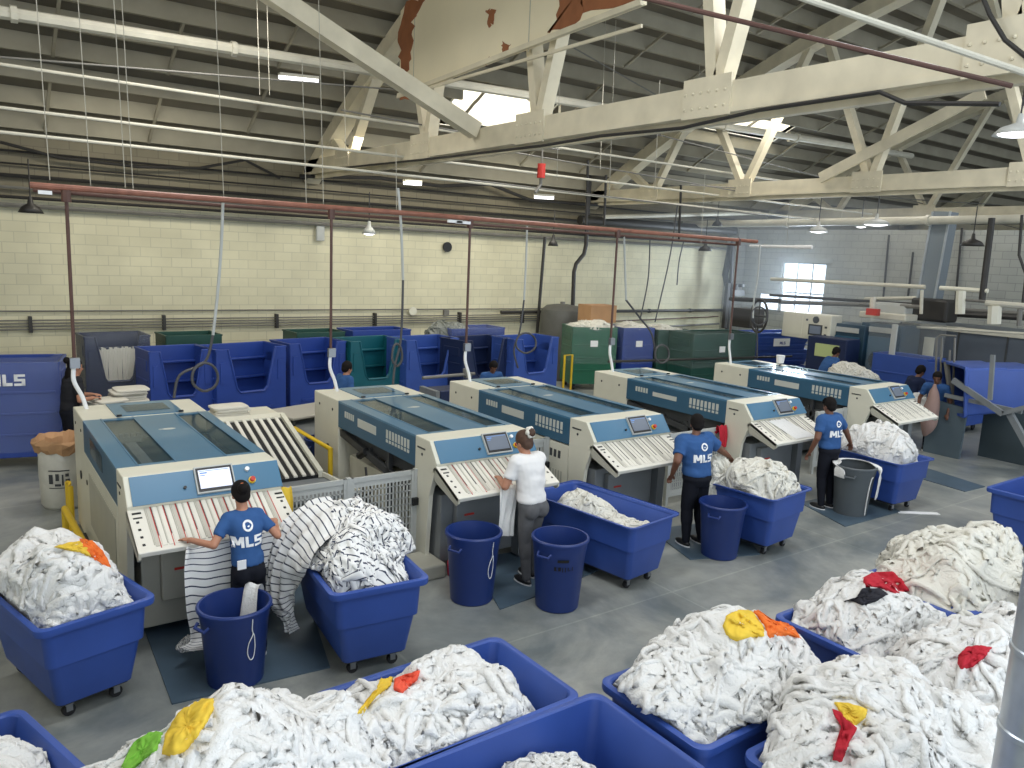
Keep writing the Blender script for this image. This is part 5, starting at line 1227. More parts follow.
# tank and cardboard box
tk = thing('grey_tank', 'tall grey cylindrical tank standing against the cream wall', 'tank', (13.95, 17.05, 0))
MB().lathe([(.0, 0), (.60, 0), (.62, .1), (.62, 1.78), (.58, 1.95), (.45, 2.06), (.2, 2.1), (0, 2.1)], 32).build('tank_body', M_TANK, tk, smooth=False, auto=.6)
MB().tube([(0, 0, 2.08), (0, 0, 2.17)], .07, 12).build('fitting', M_PIPEG, tk)
a, b = atZ(575, 323, 1.72), atZ(598, 323, 1.72)
o = MB().box(-.42, .42, -.3, .3, 0, .46).box(-.42, .42, -.01, .01, .46, .465).build('cardboard_box', M_CARD); bevel(o, .01); o.location = (14.1, 15.75, 1.73); o.rotation_euler = (0, 0, -.1); tag(o, 'brown cardboard box on top of the wrapped green cart beside the tank', 'box')

# trash bag at left
tb = thing('waste_bag', 'clear waste bag bin lined with brown crumpled paper beside the nearest folder', 'bag', (1.02, 11.15, 0))
M_BAG = mat('cloudy_bag', (196, 194, 184), .35, var=.08, vscale=8, bump=.5, bscale=9)
MB().lathe([(.0, .0), (.24, .0), (.27, .05), (.285, .45), (.28, .78), (.27, .8)], 28).build('bag_body', M_BAG, tb, smooth=True)
rr_ = []; r = random.Random(5)
for z, rad in ((.74, .285), (.80, .31), (.87, .335), (.90, .31), (.85, .25), (.7, .2)):
    rr_.append([((rad+r.uniform(-.02, .03))*math.cos(2*PI*k/26), (rad+r.uniform(-.02, .03))*math.sin(2*PI*k/26), z+r.uniform(-.025, .03)) for k in range(26)])
MB().loft(rr_, False).build('paper_liner', M_CARD, tb, smooth=False)
lb = MB()
for (x0, x1, z0, z1) in ((-.12, .12, .52, .535), (-.12, .12, .30, .31), (-.12, -.07, .36, .48), (-.04, .0, .40, .49), (.03, .05, .34, .48), (.07, .12, .36, .42), (-.05, .02, .33, .36), (.07, .11, .45, .49)):
    lb.add([(math.sin(a_)*.291, -math.cos(a_)*.291, z_) for z_ in (z0, z1) for a_ in (x0/.29-.3, (x0+x1)/2/.29-.3, x1/.29-.3)], [(0, 1, 4, 3), (1, 2, 5, 4)])
lb.build('printed_marks', M_DARK, tb)
o = MB().cbox((0, 0, .06), .12, .5, .12).build('kick_block', M_DARK); o.location = (1.0, 9.35, 0); tag(o, 'dark block on the floor between yellow rail and folder', 'block')

# tables at the rear
def table(label, cx, cy, rz, W, D, h, m=M_WOODT):
    t = thing('work_table', label, 'table', (cx, cy, 0), rz)
    o = MB().box(-W/2, W/2, -D/2, D/2, h-.04, h).build('tabletop', m, t); bevel(o, .01)
    for sx in (-1, 1):
        for sy in (-1, 1): MB().box(sx*(W/2-.06)-.02, sx*(W/2-.06)+.02, sy*(D/2-.06)-.02, sy*(D/2-.06)+.02, 0, h-.04).build('leg', M_DARK, t)
    return t
table('small grey topped table left of the second folder rear', 4.55, 12.0, .3, 1.1, .8, .8)
o = barrel('deep blue barrel under the small grey table', (4.35, 10.9), M_NAVY, .6, .17, .21)
table('dark table holding folded white linen beside the man in black', 1.95, 12.9, .0, .85, .8, .95, M_DARK)
towel_stack('linen_stack', 'pile of folded white linen in front of the man in black, tallest part', (2.1, 13.0, .95), .5, .45, 6, .05, M_FOLD, jit=.04)
towel_stack('linen_stack', 'lower spread pile of folded white linen near the hands of the man in black', (1.75, 12.75, .95), .45, .42, 3, .3, M_FOLD, jit=.06)
o = MB().box(-.3, .3, -.25, .25, 0, .95).build('dark_bin', M_NAVY2); bevel(o, .02); o.location = (7.35, 12.2, 0); tag(o, 'dark blue square bin beside the seated worker', 'bin')
o = MB().box(-.04, .04, -.3, .3, 0, 1.0).build('grey_board', M_GREYM); o.location = (6.85, 12.0, 0); tag(o, 'grey upright board beside the dark blue bin', 'board')
pipe('barrier_rail', 'horizontal dark rail in front of the green wrapped carts', [(12.9, 13.9, .95), (19.0, 13.0, .95)], .03, M_PIPED, 'rail')
tr = thing('utility_rack', 'pale pipe arm with valves above the dark blue bin', 'rack', (7.3, 12.0, 1.2))
MB().tube([(-.6, 0, 0), (.5, 0, .02)], .03, 8).tube([(.3, 0, 0), (.3, 0, .12)], .05, 8).cbox((.35, 0, 0), .12, .1, .1).build('pipe_arm', M_PIPEG, tr)

# ------------------------------------------------------------------ laundry machinery on the right
def cab(name, label, c, sx, sy, sz, m, cat='machine', rz=0, bev=.02):
    t = thing(name, label, cat, (c[0], c[1], c[2]), rz)
    o = MB().box(-sx/2, sx/2, -sy/2, sy/2, 0, sz).build('housing', m, t); bevel(o, bev); return t
def px2(u, v, X): p = atX(u, v, X); return p.y, p.z
# beige control cabinet on top
y0, z0 = px2(826, 338, 18); y1, z1 = px2(780, 313, 18)
t = cab('control_cabinet', 'beige control cabinet with screen and round dial below the window', (18.4, (y0+y1)/2, z0-.1), .5, y1-y0, z1-z0+.15, M_CREAM)
yw = (y1-y0)/2; hz_ = z1-z0
dm = MB().box(-.262, -.25, -yw+.05, -yw+.75, .08, hz_+.08).box(-.262, -.25, -yw+.82, yw-.06, .08, hz_+.08); dm.build('door', M_CREAM, t)
s_ = MB().box(-.27, -.262, -yw+.22, -yw+.62, .12, .40).build('screen_frame', M_DARK, t); MB().box(-.274, -.27, -yw+.26, -yw+.58, .16, .36).build('display', M_SCREEND, t)
MB().tube([(-.28, -yw+.42, .52), (-.25, -yw+.42, .52)], .09, 16).build('dial', M_DARK, t)
MB().cbox((-.27, -yw+.12, .15), .02, .06, .05).cbox((-.27, -yw+.12, .35), .02, .06, .05).cbox((-.27, yw-.75, .5), .02, .05, .05).build('switch', M_DARK, t)
# dark blue cabinets (dryers)
for nm, ua, ub, vt, vb, X, m_, lab in (('dryer_cabinet', 860, 827, 322, 372, 18.4, M_STEELB, 'dark blue steel dryer right of the beige cabinet'), ('dryer_cabinet', 896, 862, 322, 376, 18.6, M_STEELB, 'dark blue steel dryer next to the clear plastic curtain')):
    y0, z0 = px2(ua, vb, X); y1, z1 = px2(ub, vt, X)
    t = cab(nm, lab, (X+.45, (y0+y1)/2, 0), .9, abs(y1-y0), z1, m_)
    w_ = abs(y1-y0); MB().box(-.48, -.45, -w_/2+.12, w_/2-.12, z1*.3, z1*.85).build('door', M_TEALD, t); MB().tube([(-.50, 0, z1*.58), (-.48, 0, z1*.58)], .22 if w_ > .9 else .15, 20).build('door_window', M_GLASS, t)
    MB().box(-.48, -.45, -w_/2+.15, w_/2-.15, z1*.9, z1*.96).build('control_strip', M_GREYL, t)
y0, z0 = px2(840, 352, 17.6); y1, z1 = px2(813, 340, 17.6)
t = cab('terminal_cabinet', 'dark cabinet with a yellow-green display behind the fifth folder', (17.9, (y0+y1)/2, 0), .6, (y1-y0)+.3, z1+.1, M_NAVY2); MB().box(-.31, -.30, -.35, .3, z1-.38, z1-.06).build('display', mat('green_display', (150, 160, 110), .4, emit=.2), t)
# long stainless washer
y0, z0 = px2(1040, 333, 19.5); y1, z1 = px2(897, 322, 19.5)
L_ = y1-y0
t = cab('tunnel_washer', 'long dark steel tunnel washer across the right background', (20.6, (y0+y1)/2-1.5, 0), 2.0, L_+3, z1, M_STEEL, bev=.03)
MB().box(-1.04, -.98, -L_/2-1.4, L_/2+1.4, z1-.10, z1+.02).build('top_trim', M_PIPEW, t)
for k in range(4): MB().box(-1.02, -1.0, -L_/2+k*L_/3-.02, -L_/2+k*L_/3+.02, .1, z1-.1).build('panel_seam', M_DARK, t)
MB().box(-1.03, -1.0, L_/2+.55, L_/2+.8, z1*.62, z1*.86).build('notice_plate', M_CREAM, t); MB().box(-1.03, -1.0, -L_/2+.2, -L_/2+.6, z1*.6, z1*.85).build('notice_plate', M_CREAM2, t)
o = cab('upright_panel', 'narrow white panel with a hook shaped base near the dark dryers', (18.0, px2(892, 352, 18)[0], 1.05), .06, .14, 1.15, M_GREYL); MB().box(-.04, .04, -.1, .35, -.05, .12).build('foot', M_GREYL, o)
# pipes over the washers
for k, (u0, v0, u1, v1, X, r_, m_, lab) in enumerate([
    (771, 279, 925, 287, 19, .05, M_PIPEW, 'long pale pipe crossing the window'), (940, 288, 988, 291, 18, .05, M_CREAM, 'cream pipe right of the slanting duct, upper'),
    (986, 303, 1035, 307, 17, .06, M_PIPEW, 'bright pale pipe at the right edge'), (966, 300, 990, 302, 17.5, .03, M_PIPEG, 'short pipe between the cream posts'),
    (770, 295, 925, 305, 19.5, .04, M_PIPED, 'dark pipe across the lower window'), (780, 302, 900, 306, 20, .06, M_PIPEG, 'grey pipe under the dark window pipe'),
    (865, 299, 925, 298, 20, .05, M_PIPEW, 'pale short pipe above the dryers'), (860, 304, 922, 307, 19, .05, M_PIPEG, 'grey short pipe above the dryers'),
    (895, 311, 1030, 318, 20, .07, M_PIPED, 'dark pipe on top of the washer'), (730, 299, 780, 301, 18, .06, M_PIPED, 'dark pipe from the wall corner toward the window'),
    (930, 308, 1030, 314, 20.5, .05, M_PIPEG, 'grey pipe along the washer top'), (900, 326, 1030, 334, 19.3, .03, M_PIPEW, 'thin pale line at the washer front edge'),
    (750, 246, 795, 247, 18, .04, M_WHITE, 'white horizontal conduit left above the window'), (795, 247, 812, 247, 18, .05, M_WHITE, 'white bar lamp above the window')]):
    pipe('process_pipe', lab, [atX(u0, v0, X), atX(u1, v1, X)], r_, m_, n=8)
for k, (u, v0, v1, X, r_, m_, lab) in enumerate([(961, 291, 314, 17.5, .1, M_CREAM, 'cream post left of the pale pipe'), (995, 306, 324, 17, .13, M_CREAM, 'thick cream post under the bright pale pipe'), (873, 297, 314, 18.5, .07, M_PIPEW, 'white post with a red band above the dryers'), (922, 290, 314, 18.5, .04, M_PIPEW, 'pale bent pipe left of the duct foot'), (1020, 309, 326, 17, .05, M_PIPEG, 'grey post at the right edge')]):
    pipe('process_pipe', lab, [atX(u, v0, X), atX(u-1, v1, X)], r_, m_)
o = MB().cbox((0, 0, 0), .12, .3, .16).build('red_valve', M_RED); o.location = atX(873, 312, 18.3); tag(o, 'small red and white valve on the dryers', 'valve')
o = MB().cbox((0, 0, 0), .5, .9, .3).build('white_unit', M_GREYL); bevel(o, .05); o.location = atX(893, 309, 19.2); tag(o, 'rounded white unit on top of the dryers', 'machine')
o = MB().cbox((0, 0, 0), .6, .9, .55).build('pump_unit', M_PIPED); bevel(o, .06); o.location = atX(934, 310, 19.6); tag(o, 'dark pump block at the foot of the slanting duct', 'machine')
o = MB().cbox((0, 0, 0), .6, 1.2, .16).build('white_tray', M_PIPEW); bevel(o, .03); o.location = atX(888, 316, 19.0); tag(o, 'flat white tray on top of the dryers', 'tray')
fn = thing('hose_reel', 'round dark wheel shaped fan behind the stacked blue tubs', 'fan', atX(759, 316, 16.8)); MB().tube([(0, .42*math.cos(a_)*.6, .42*math.sin(a_)) for a_ in np.linspace(0, 2*PI, 25)], .03, 8).tube([(0, -.2, 0), (0, .2, 0)], .03).tube([(0, 0, -.4), (0, 0, .4)], .02).build('ring', M_PIPED, fn)
mo = cab('motor_unit', 'dark motor housing behind the wide dark green cart', atX(747, 327, 17.3), .6, .6, .5, M_PIPED)
# plastic curtain
o = MB().box(0, .01, -.9, .9, 0, 1.3).build('plastic_curtain', M_FILM); o.location = (18.1, px2(905, 340, 18.1)[0], 1.0); tag(o, 'hanging clear plastic curtain before the dark dryers', 'curtain')
# blue low carts at the back right
t = tall_cart('bright blue open cart against the steel washer', *(lambda p: (p.x, p.y))(atX(908, 362, 18.2)), -1.57, 1.3, .8, 1.5, M_BLUE, open_=False, group='blue carts by the washer')
t = tall_cart('second bright blue cart beside the tilted one against the washer', *(lambda p: (p.x, p.y))(atX(952, 362, 18.2)), -1.57, 1.3, .8, 1.45, M_BLUE, open_=False, group='blue carts by the washer')
# grey cart with cream linen, back right
t = cab('linen_trolley', 'grey metal trolley piled with cream linen behind the fifth folder', (*atX(855, 363, 16.3)[:2], 0), .8, .9, 1.05, M_GREYM, 'trolley')
pt_ = atX(855, 350, 16.3); heap('linen_heap', 'cream linen on the grey trolley behind the fifth folder', pt_.x, pt_.y, 0, .42, .45, 1.03, .25, 71, M_TOWELC, npatch=25, sc=(.8, 1), group='linen at the rear')
t = cab('green_motor', 'dark green motor unit on the floor by the dark dryers', (*atX(884, 372, 16.8)[:2], .5), .7, .8, .42, M_GREEND, 'machine')
o = MB().lathe([(.05, 0), (.07, 0), (.09, .16), (.0, .16)], 14).build('paper_cup', M_WHITE, smooth=False); o.location = atZ(780, 363, 1.46); tag(o, 'white cup shape standing on the rear of the fifth folder', 'cup')

# tipping frame with the tilted blue cart
tx, ty = 15.6, 6.55
t = thing('cart_tipper', 'dark grey steel tipping frame holding a tilted blue cart', 'machine', (15.5, 6.6, 0))
def TX(u, v, X): return atX(u, v, X)
M_TIP = mat('tipper_grey', (84, 98, 106), .5, var=.06)
fl, fr_ = TX(945, 405, 15.3), TX(1020, 412, 15.3)
m = MB(); m.prism([(fl.y+.25, 0), (fl.y+.25, 1.05), (fl.y-.45, .98), (fl.y-.42, 0)], 'x', 15.2, 15.26); m.build('side_plate', M_TIP, t, world=True)
m = MB(); m.prism([(fl.y-.45, .0), (fl.y-.45, .98), (fl.y-1.6, .95), (fl.y-1.6, 0)], 'x', 15.9, 15.96); m.build('back_plate', mat('tipper_dark', (58, 70, 76), .5), t, world=True)
m = MB(); m.beam(TX(945, 395, 15.1), TX(1022, 412, 15.1), .06, .07).beam(TX(953, 380, 15.0), TX(1003, 414, 15.0), .06, .1).beam(TX(1003, 413, 15.0), TX(1035, 405, 15.0), .06, .08).beam(TX(1010, 414, 15.1), TX(1040, 468, 15.1), .1, .1).beam(TX(993, 355, 14.8), TX(990, 400, 14.8), .05, .07)
m.box(15.2, 16.6, fl.y-.5, fl.y-.42, .95, 1.02)
m.build('frame_bar', M_GREYM, t, world=True)
c0 = TX(990, 386, 15.9)
tb_ = thing('tilted_cart', 'blue tall cart lying tilted on the dark grey tipping frame', 'cart', c0)
R = [(-.75, .46, .36, .06), (-.72, .5, .4, .06), (-.05, .54, .43, .06), (-.04, .57, .46, .06), (.7, .6, .49, .06), (.72, .63, .52, .06), (.78, .63, .52, .06), (.78, .58, .47, .05), (-.68, .44, .34, .05)]
b = MB().loft([rrect(a_, b_, r_, z_) for z_, a_, b_, r_ in R]); za_ = Vector((-.72, .62, -.10)).normalized(); xa_ = za_.cross(Vector((0, 0, 1))).normalized(); ya_ = za_.cross(xa_); Mx = Matrix((xa_, ya_, za_)).transposed().to_4x4() @ Matrix.Scale(.92, 4)
b.v = [tuple(Mx @ Vector(v)) for v in b.v]; b.build('cart_body', M_BLUE, tb_, auto=.6)
f_ = MB().box(-.4, .4, -.32, .32, -.85, -.78)
for sx in (-.2, .2): f_.box(sx-.14, sx+.14, -.25, .25, -.88, -.85)
f_.v = [tuple(Mx @ Vector(v)) for v in f_.v]; f_.build('base_frame', M_DARK, tb_)
# cage frame by the tipper
t = thing('ladder_frame', 'thin grey tubular frame standing left of the tilted cart', 'frame', TX(945, 400, 15.6))
for u in (937, 942, 950, 955): MB().tube([TX(u, 338 if u != 950 else 350, 15.6), TX(u-3, 420, 15.6)], .022, 6).build('upright_tube', M_PIPEG, t, world=True)
MB().tube([TX(937, 338, 15.6), TX(941, 335, 15.6), TX(956, 336, 15.6)], .022, 6).tube([TX(946, 362, 15.5), TX(953, 410, 15.5)], .05, 6).build('cross_tube', M_PIPEG, t, world=True)
o = MB().tube(spline([TX(u, v, 15.0) for u, v in ((935, 384), (934, 392), (933, 402), (930, 414), (928, 426), (924, 436))], 4), [.02, .03, .04, .06, .08, .09, .10, .11, .12, .13, .14, .145, .15, .15, .15, .145, .13, .11, .08, .05, .02], 14).build('net_bag', M_SACK, smooth=True); tag(o, 'pinkish net bag hanging beside the fifth feed table', 'bag')
for k, (u, v, lab) in enumerate([(925, 400, 'white linen on the bench between the two seated workers'), (905, 408, 'white linen piece by the end of the fifth folder')]):
    p = atX(u, v, 15.6); heap('linen_heap', lab, p.x, p.y, 0, .35, .3, p.z-.15, .25, 81+k, M_TOWEL, npatch=18, sc=(.8, 1), group='linen at the rear')
t = table('work bench under the white linen between the two workers at right rear', 15.9, 8.1, 0, .8, 1.6, .8, M_GREYM)

# galvanized round duct close to the camera
p = atZ(1003, 700, 1.2)
gx, gy = (lambda q: (q.x, q.y))(Vector((0, 0, 0))+Vector((ray(1044, 700)[0], ray(1044, 700)[1], 0)).normalized()*3.55)
t = thing('galvanized_duct', 'shiny galvanized round duct at the right edge in front of the linen heaps', 'duct', (gx, gy, 0))
pr_ = []
z = 0.0
while z < 4.6: pr_ += [(.135, z), (.135, z+.30), (.142, z+.305), (.142, z+.325), (.135, z+.33)]; z += .34
MB().lathe(pr_, 32).build('duct_body', M_GALV, t, auto=.4)

# floor mats and bits
def mat_px(label, pts, m=M_MAT):
    P_ = [atZ(u, v, 0) for u, v in pts]; c = sum(P_, Vector())/len(P_)
    o = MB().prism([(p.x-c.x, p.y-c.y) for p in P_], 'z', 0, .012).build('floor_mat', m); o.location = (c.x, c.y, 0); return tag(o, label, 'mat', 'blue grey floor mats')
mat_px('blue grey mat under the nearest operator and the front barrel', [(140, 618), (172, 705), (330, 668), (300, 575)])
mat_px('blue grey mat under the woman in white tee', [(470, 560), (500, 610), (555, 590), (600, 570), (560, 545)])
mat_px('blue grey mat at the middle worker', [(650, 530), (690, 560), (760, 555), (735, 520)])
mat_px('blue grey mat at the grey barrel', [(800, 503), (845, 527), (900, 512), (860, 490)])
mat_px('blue grey floor patch beyond the cart next to the grey barrel', [(925, 468), (985, 487), (965, 492), (918, 478)])
o = MB().box(-.3, .3, -.05, .05, 0, .006).build('paper_strip', M_PAPER); q = atZ(918, 513, 0); o.location = (q.x, q.y, 0); o.rotation_euler = (0, 0, -.62); tag(o, 'white strip of paper lying on the open floor', 'paper')
o = MB().box(-.1, .1, -.05, .05, 0, .006).build('paper_scrap', M_PAPER); q = atZ(996, 486, 0); o.location = (q.x, q.y, 0); tag(o, 'small white paper scrap on the floor near the tipping frame', 'paper')

# ================================================================== PEOPLE
def cap(m, a, b, ra, rb, n=12):
    a = Vector(a); b = Vector(b); d = (b-a); L = d.length; d.normalize(); pts = []; rs = []
    for k in range(4): t = -math.cos(k*PI/8)*1; pts.append(a+d*ra*t); rs.append(max(.002, ra*math.sin(k*PI/8)))
    pts.append(a+(b-a)*.5); rs.append((ra+rb)/2)
    for k in range(4): t = math.sin(k*PI/8); pts.append(b+d*rb*t); rs.append(max(.002, rb*math.cos(k*PI/8)))
    pts.append(b+d*rb); rs.append(.002)
    return m.tube(pts, rs, n)
def oval(c, rx, ry, n=20): return [(c[0]+rx*math.cos(2*PI*k/n), c[1]+ry*math.sin(2*PI*k/n), c[2]) for k in range(n)]
def fuse(m, name, mt, parent, vox, smooth=3, fac=.5):
    """one continuous skin from the overlapping volumes"""
    me = bpy.data.meshes.new(name); me.from_pydata(m.v, [], m.f)
    bm = bmesh.new(); bm.from_mesh(me); bmesh.ops.recalc_face_normals(bm, faces=bm.faces); bm.to_mesh(me); bm.free()
    tmp = bpy.data.objects.new('tmp', me); COL.objects.link(tmp)
    rm = tmp.modifiers.new('r', 'REMESH'); rm.mode = 'VOXEL'; rm.voxel_size = vox; rm.use_smooth_shade = True
    sm = tmp.modifiers.new('s', 'SMOOTH'); sm.iterations = smooth; sm.factor = fac
    dg = bpy.context.evaluated_depsgraph_get(); out = bpy.data.meshes.new_from_object(tmp.evaluated_get(dg))
    bpy.data.objects.remove(tmp); out.name = name; out.materials.clear(); out.materials.append(mt)
    out.polygons.foreach_set('use_smooth', [True]*len(out.polygons))
    o = bpy.data.objects.new(name, out); COL.objects.link(o); o.parent = parent; return o
def person(label, x, y, rz, H=1.65, skin=None, shirt=None, pants=None, hair='short', hairm=None, lean=.0, handL=None, handR=None, head=(0, -.05), sit=False, feet=None, vox=.009, build=1.0, female=False, cap_=False, logo=False, badge=False, sidebend=0, hip=None, grip=.6):
    skin = skin or M_SKIN; shirt = shirt or M_SHIRT; pants = pants or M_PANTB; hairm = hairm or M_HAIR
    t = thing('person', label, 'person', (x, y, 0), rz)
    k = H/1.70
    Winv = world_of(t).inverted()
    hipz = .90*k if not sit else .52*k
    hipc = Vector((0, 0, hipz))
    chest = hipc+Vector((sidebend*.3, lean*.33*k, .33*k)); neck = hipc+Vector((sidebend*.5, lean*.52*k, .53*k))
    hc = neck+Vector((head[0]*.12, .015*k+lean*.06+max(0, -head[1])*.09, .132*k))
    B = MB()
    bw = build
    def lerp(a, b, f_): return a+(b-a)*f_
    prof = [(0, .155, .115), (.12, .15, .105), (.3, .132 if female else .142, .095), (.52, .142 if female else .152, .105), (.75, .165 if female else .18, .112), (.92, .165 if female else .185, .095), (1.0, .10, .075)]
    def ring(f_, rx, ry, e=0):
        c = lerp(hipc, neck, f_) if f_ > .62 else (lerp(hipc, chest, f_/.62)); 
        if f_ > .62: c = lerp(chest, neck, (f_-.62)/.38)
        return oval(c, (rx*bw+e)*k, (ry*bw+e)*k)
    B.loft([oval(hipc+Vector((0, 0, -.10*k)), .10*k, .09*k)]+[ring(*q) for q in prof])
    cap(B, neck-Vector((0, 0, .04)), hc-Vector((0, .01, .05*k)), .056*k, .052*k)
    # head turned by head[0] (left/right), nodding by head[1]
    HM = Matrix.Rotation(-head[0], 4, 'Z') @ Matrix.Rotation(head[1], 4, 'X'); h3 = HM.to_3x3()
    def hp(a, b, c): return hc+h3 @ Vector((a, b, c))*k
    B.ell(hp(0, -.01, .02), .075*k, .092*k, .10*k, h3, 18, 12); B.ell(hp(0, .03, -.045), .054*k, .058*k, .065*k, h3)
    B.ell(hp(0, .093, -.018), .013*k, .02*k, .022*k, h3, 8, 6); B.ell(hp(0, .07, -.06), .026*k, .016*k, .012*k, h3, 8, 6); B.ell(hp(0, .062, -.095), .025*k, .022*k, .018*k, h3, 8, 6)
    for s_ in (-1, 1): B.ell(hp(s_*.075, -.005, -.01), .012*k, .022*k, .032*k, h3, 8, 6)
    # legs
    fl = feet or [(-.10, .0), (.10, .0)]
    ft = []
    legs = MB(); shoes = MB()
    for s_, (fx, fy) in zip((-1, 1), fl):
        hj = hipc+Vector((s_*.085*k, 0, -.03*k))
        if sit: kn = hj+Vector((s_*.04, .42*k, .0)); an = kn+Vector((0, .02, -kn.z+.08))
        else:
            an = Vector((fx, fy-.03, .08)); kn = (hj+an)/2+Vector((0, .035, .03))
        for M_, e in ((B, 0), (legs, .013)):
            cap(M_, hj, kn, (.083+e)*k*bw, (.055+e)*k*bw); cap(M_, kn, kn+(an-kn)*.4, (.053+e)*k*bw, (.05+e)*k*bw); cap(M_, kn+(an-kn)*.35, an, (.05+e)*k*bw, (.034+e*1.2)*k)
        B.ell(an+Vector((0, .05, -.045)), .04*k, .11*k, .032*k)
        shoes.mat(0).ell(an+Vector((0, .055, -.035)), .048*k, .135*k, .042*k, None, 14, 8).mat(1).prism([(an.x+.046*k*math.cos(a_), an.y+.055+.135*k*math.sin(a_)) for a_ in [2*PI*q/16 for q in range(16)]], 'z', .0, .022)
    # arms
    arms = []
    for s_, hd in ((-1, handL), (1, handR)):
        sh = neck+Vector((s_*(.158 if female else .175)*k*bw, 0, -.055*k))
        if hd is None: wr = sh+Vector((s_*.09, .07, -.50*k))
        else: wr = Winv @ Vector(hd)
        d = wr-sh; L1, L2 = .285*k, .26*k; D = min(d.length, (L1+L2)*.995)
        dn = d.normalized(); wr = sh+dn*D if d.length > (L1+L2) else wr
        a_ = (L1*L1-L2*L2+D*D)/(2*D); hh = math.sqrt(max(0, L1*L1-a_*a_))
        pole = Vector((s_*.55, -.45, -.7)); pole = (pole-dn*pole.dot(dn)).normalized(); el = sh+dn*a_+pole*hh
        cap(B, sh, el, .052*k*bw, .042*k*bw); cap(B, el, wr, .043*k*bw, .027*k)
        arms.append((s_, sh, el, wr))
        # hand: palm, four fingers with two bends, thumb from the side of the palm
        f = (wr-el).normalized(); f = (f+Vector((0, .25, -.1))).normalized(); side = f.cross(Vector((0, 0, 1))).normalized(); dwn = side.cross(f).normalized()
        if dwn.z > 0: dwn = -dwn
        pc = wr+f*.045*k; R3 = Matrix((side, f, -dwn)).transposed()
        B.ell(pc, .038*k, .048*k, .015*k, R3, 12, 8)
        for q, (o_, ln) in enumerate(((-.029, .062), (-.010, .07), (.010, .067), (.028, .052))):
            b0 = pc+f*.038*k+side*o_*k; g = grip*(1+.1*q)
            p1 = b0+(f*math.cos(g*.5)+dwn*math.sin(g*.5))*ln*.5*k; p2 = p1+(f*math.cos(g*1.5)+dwn*math.sin(g*1.5))*ln*.5*k
            cap(B, b0, p1, .0088*k, .0082*k, 8); cap(B, p1, p2, .0082*k, .007*k, 8)
        ts = -s_; b0 = pc-f*.015*k+side*ts*.03*k*(1 if side.x > 0 else -1); p1 = b0+(f*.75+side*ts*(1 if side.x > 0 else -1)*.6+dwn*.25).normalized()*.035*k; p2 = p1+(f+dwn*.4).normalized()*.028*k
        cap(B, b0, p1, .012*k, .01*k, 8); cap(B, p1, p2, .01*k, .008*k, 8)
    fuse(B, 'body', skin, t, vox, 2, .4)
    # trousers
    legs.loft([oval(hipc+Vector((0, 0, -.10*k)), .12*k*bw, .105*k*bw), ring(0, .170, .128), ring(.12, .160, .115), ring(.2, .15, .108)])
    if female:
        for s_ in (-1, 1): legs.ell(hipc+Vector((s_*.075*k, -.055*k, -.04*k)), .088*k*bw, .085*k*bw, .10*k*bw)
    fuse(legs, 'trousers', pants, t, max(vox, .012), 4)
    # shirt
    S = MB(); e = .018
    S.loft([ring(.08, .166, .122), ring(.14, .168, .126)]+[ring(f_, rx+e+.004, ry+e+.008) for f_, rx, ry in prof[2:-1]]+[ring(.92, .178, .112), ring(.985, .145, .098), ring(1.03, .085, .078)])
    for s_, sh, el, wr in arms:
        cap(S, sh+Vector((-s_*.05, 0, .0)), sh, .083*k*bw, .074*k*bw); S.tube([sh-Vector((s_*.03, 0, 0)), sh, sh+(el-sh)*.35, sh+(el-sh)*.70], [.06*k, .070*k*bw, .066*k*bw, .064*k*bw], 14)
    so = fuse(S, 'shirt', shirt, t, max(vox, .012), 5)
    # folds of the cloth
    me = so.data; n_ = len(me.vertices); co = np.empty(n_*3); me.vertices.foreach_get('co', co); co = co.reshape(-1, 3); no = np.empty(n_*3); me.vertices.foreach_get('normal', no); no = no.reshape(-1, 3)
    dsp = .007*vn(co[:, 0]*9+co[:, 2]*7, co[:, 2]*12-co[:, 0]*4, int(x*10))+.004*vn(co[:, 0]*22, co[:, 2]*24, 3)
    co = co+no*dsp[:, None]; me.vertices.foreach_set('co', co.ravel()); me.update()
    shoes.build('shoes', [M_SHOE, M_SOLE], t, auto=.8)
    # hair
    Hm = MB()
    Hm.ell(hp(0, -.024, .035), .092*k, .102*k, .106*k, h3, 18, 12)
    if hair == 'short': Hm.ell(hp(0, -.055, -.02), .078*k, .06*k, .075*k, h3)
    else:
        Hm.ell(hp(0, -.055, -.02), .08*k, .06*k, .075*k, h3); Hm.ell(hp(0, -.135, .03 if hair == 'bun' else .085), .055*k, .05*k, .052*k, h3)
        if hair == 'long': Hm.ell(hp(0, -.09, -.10), .07*k, .04*k, .11*k, h3)
    ho = fuse(Hm, 'hair', hairm, t, .009, 2)
    # keep the face free of hair
    me = ho.data; cor = h3.inverted()
    for v in me.vertices:
        q = cor @ (v.co-hc)/k
        if q.y > .045 and q.z < .055: v.co = hc+h3 @ Vector((q.x*.8, min(q.y, .03), q.z))*k
    ey = MB()
    for s_ in (-1, 1): ey.ell(hp(s_*.03, .076, .012), .010*k, .006*k, .006*k, h3, 8, 6).ell(hp(s_*.03, .078, .034), .016*k, .006*k, .004*k, h3, 8, 6)
    ey.build('eyes', M_BLACK, t)
    if cap_:
        C = MB(); C.lathe([(0.0, .075), (.05, .07), (.08, .04), (.09, .0), (.088, -.01)], 20); C.v = [tuple(hc+h3 @ (Vector((v[0], v[1], v[2]+.055)))*k) for v in C.v]
        C.build('hair_net', mat('black_cap', (16, 16, 18), .9, spec=.1), t, smooth=True)
    if hair == 'clip':
        C = MB(); 
        for q in range(6): a_ = q*PI/3; C.ell(hp(.04*math.cos(a_), -.128, .09+.04*math.sin(a_)), .032*k, .03*k, .032*k, h3, 8, 6)
        C.build('scrunchie', M_TOWELC, t, smooth=True)
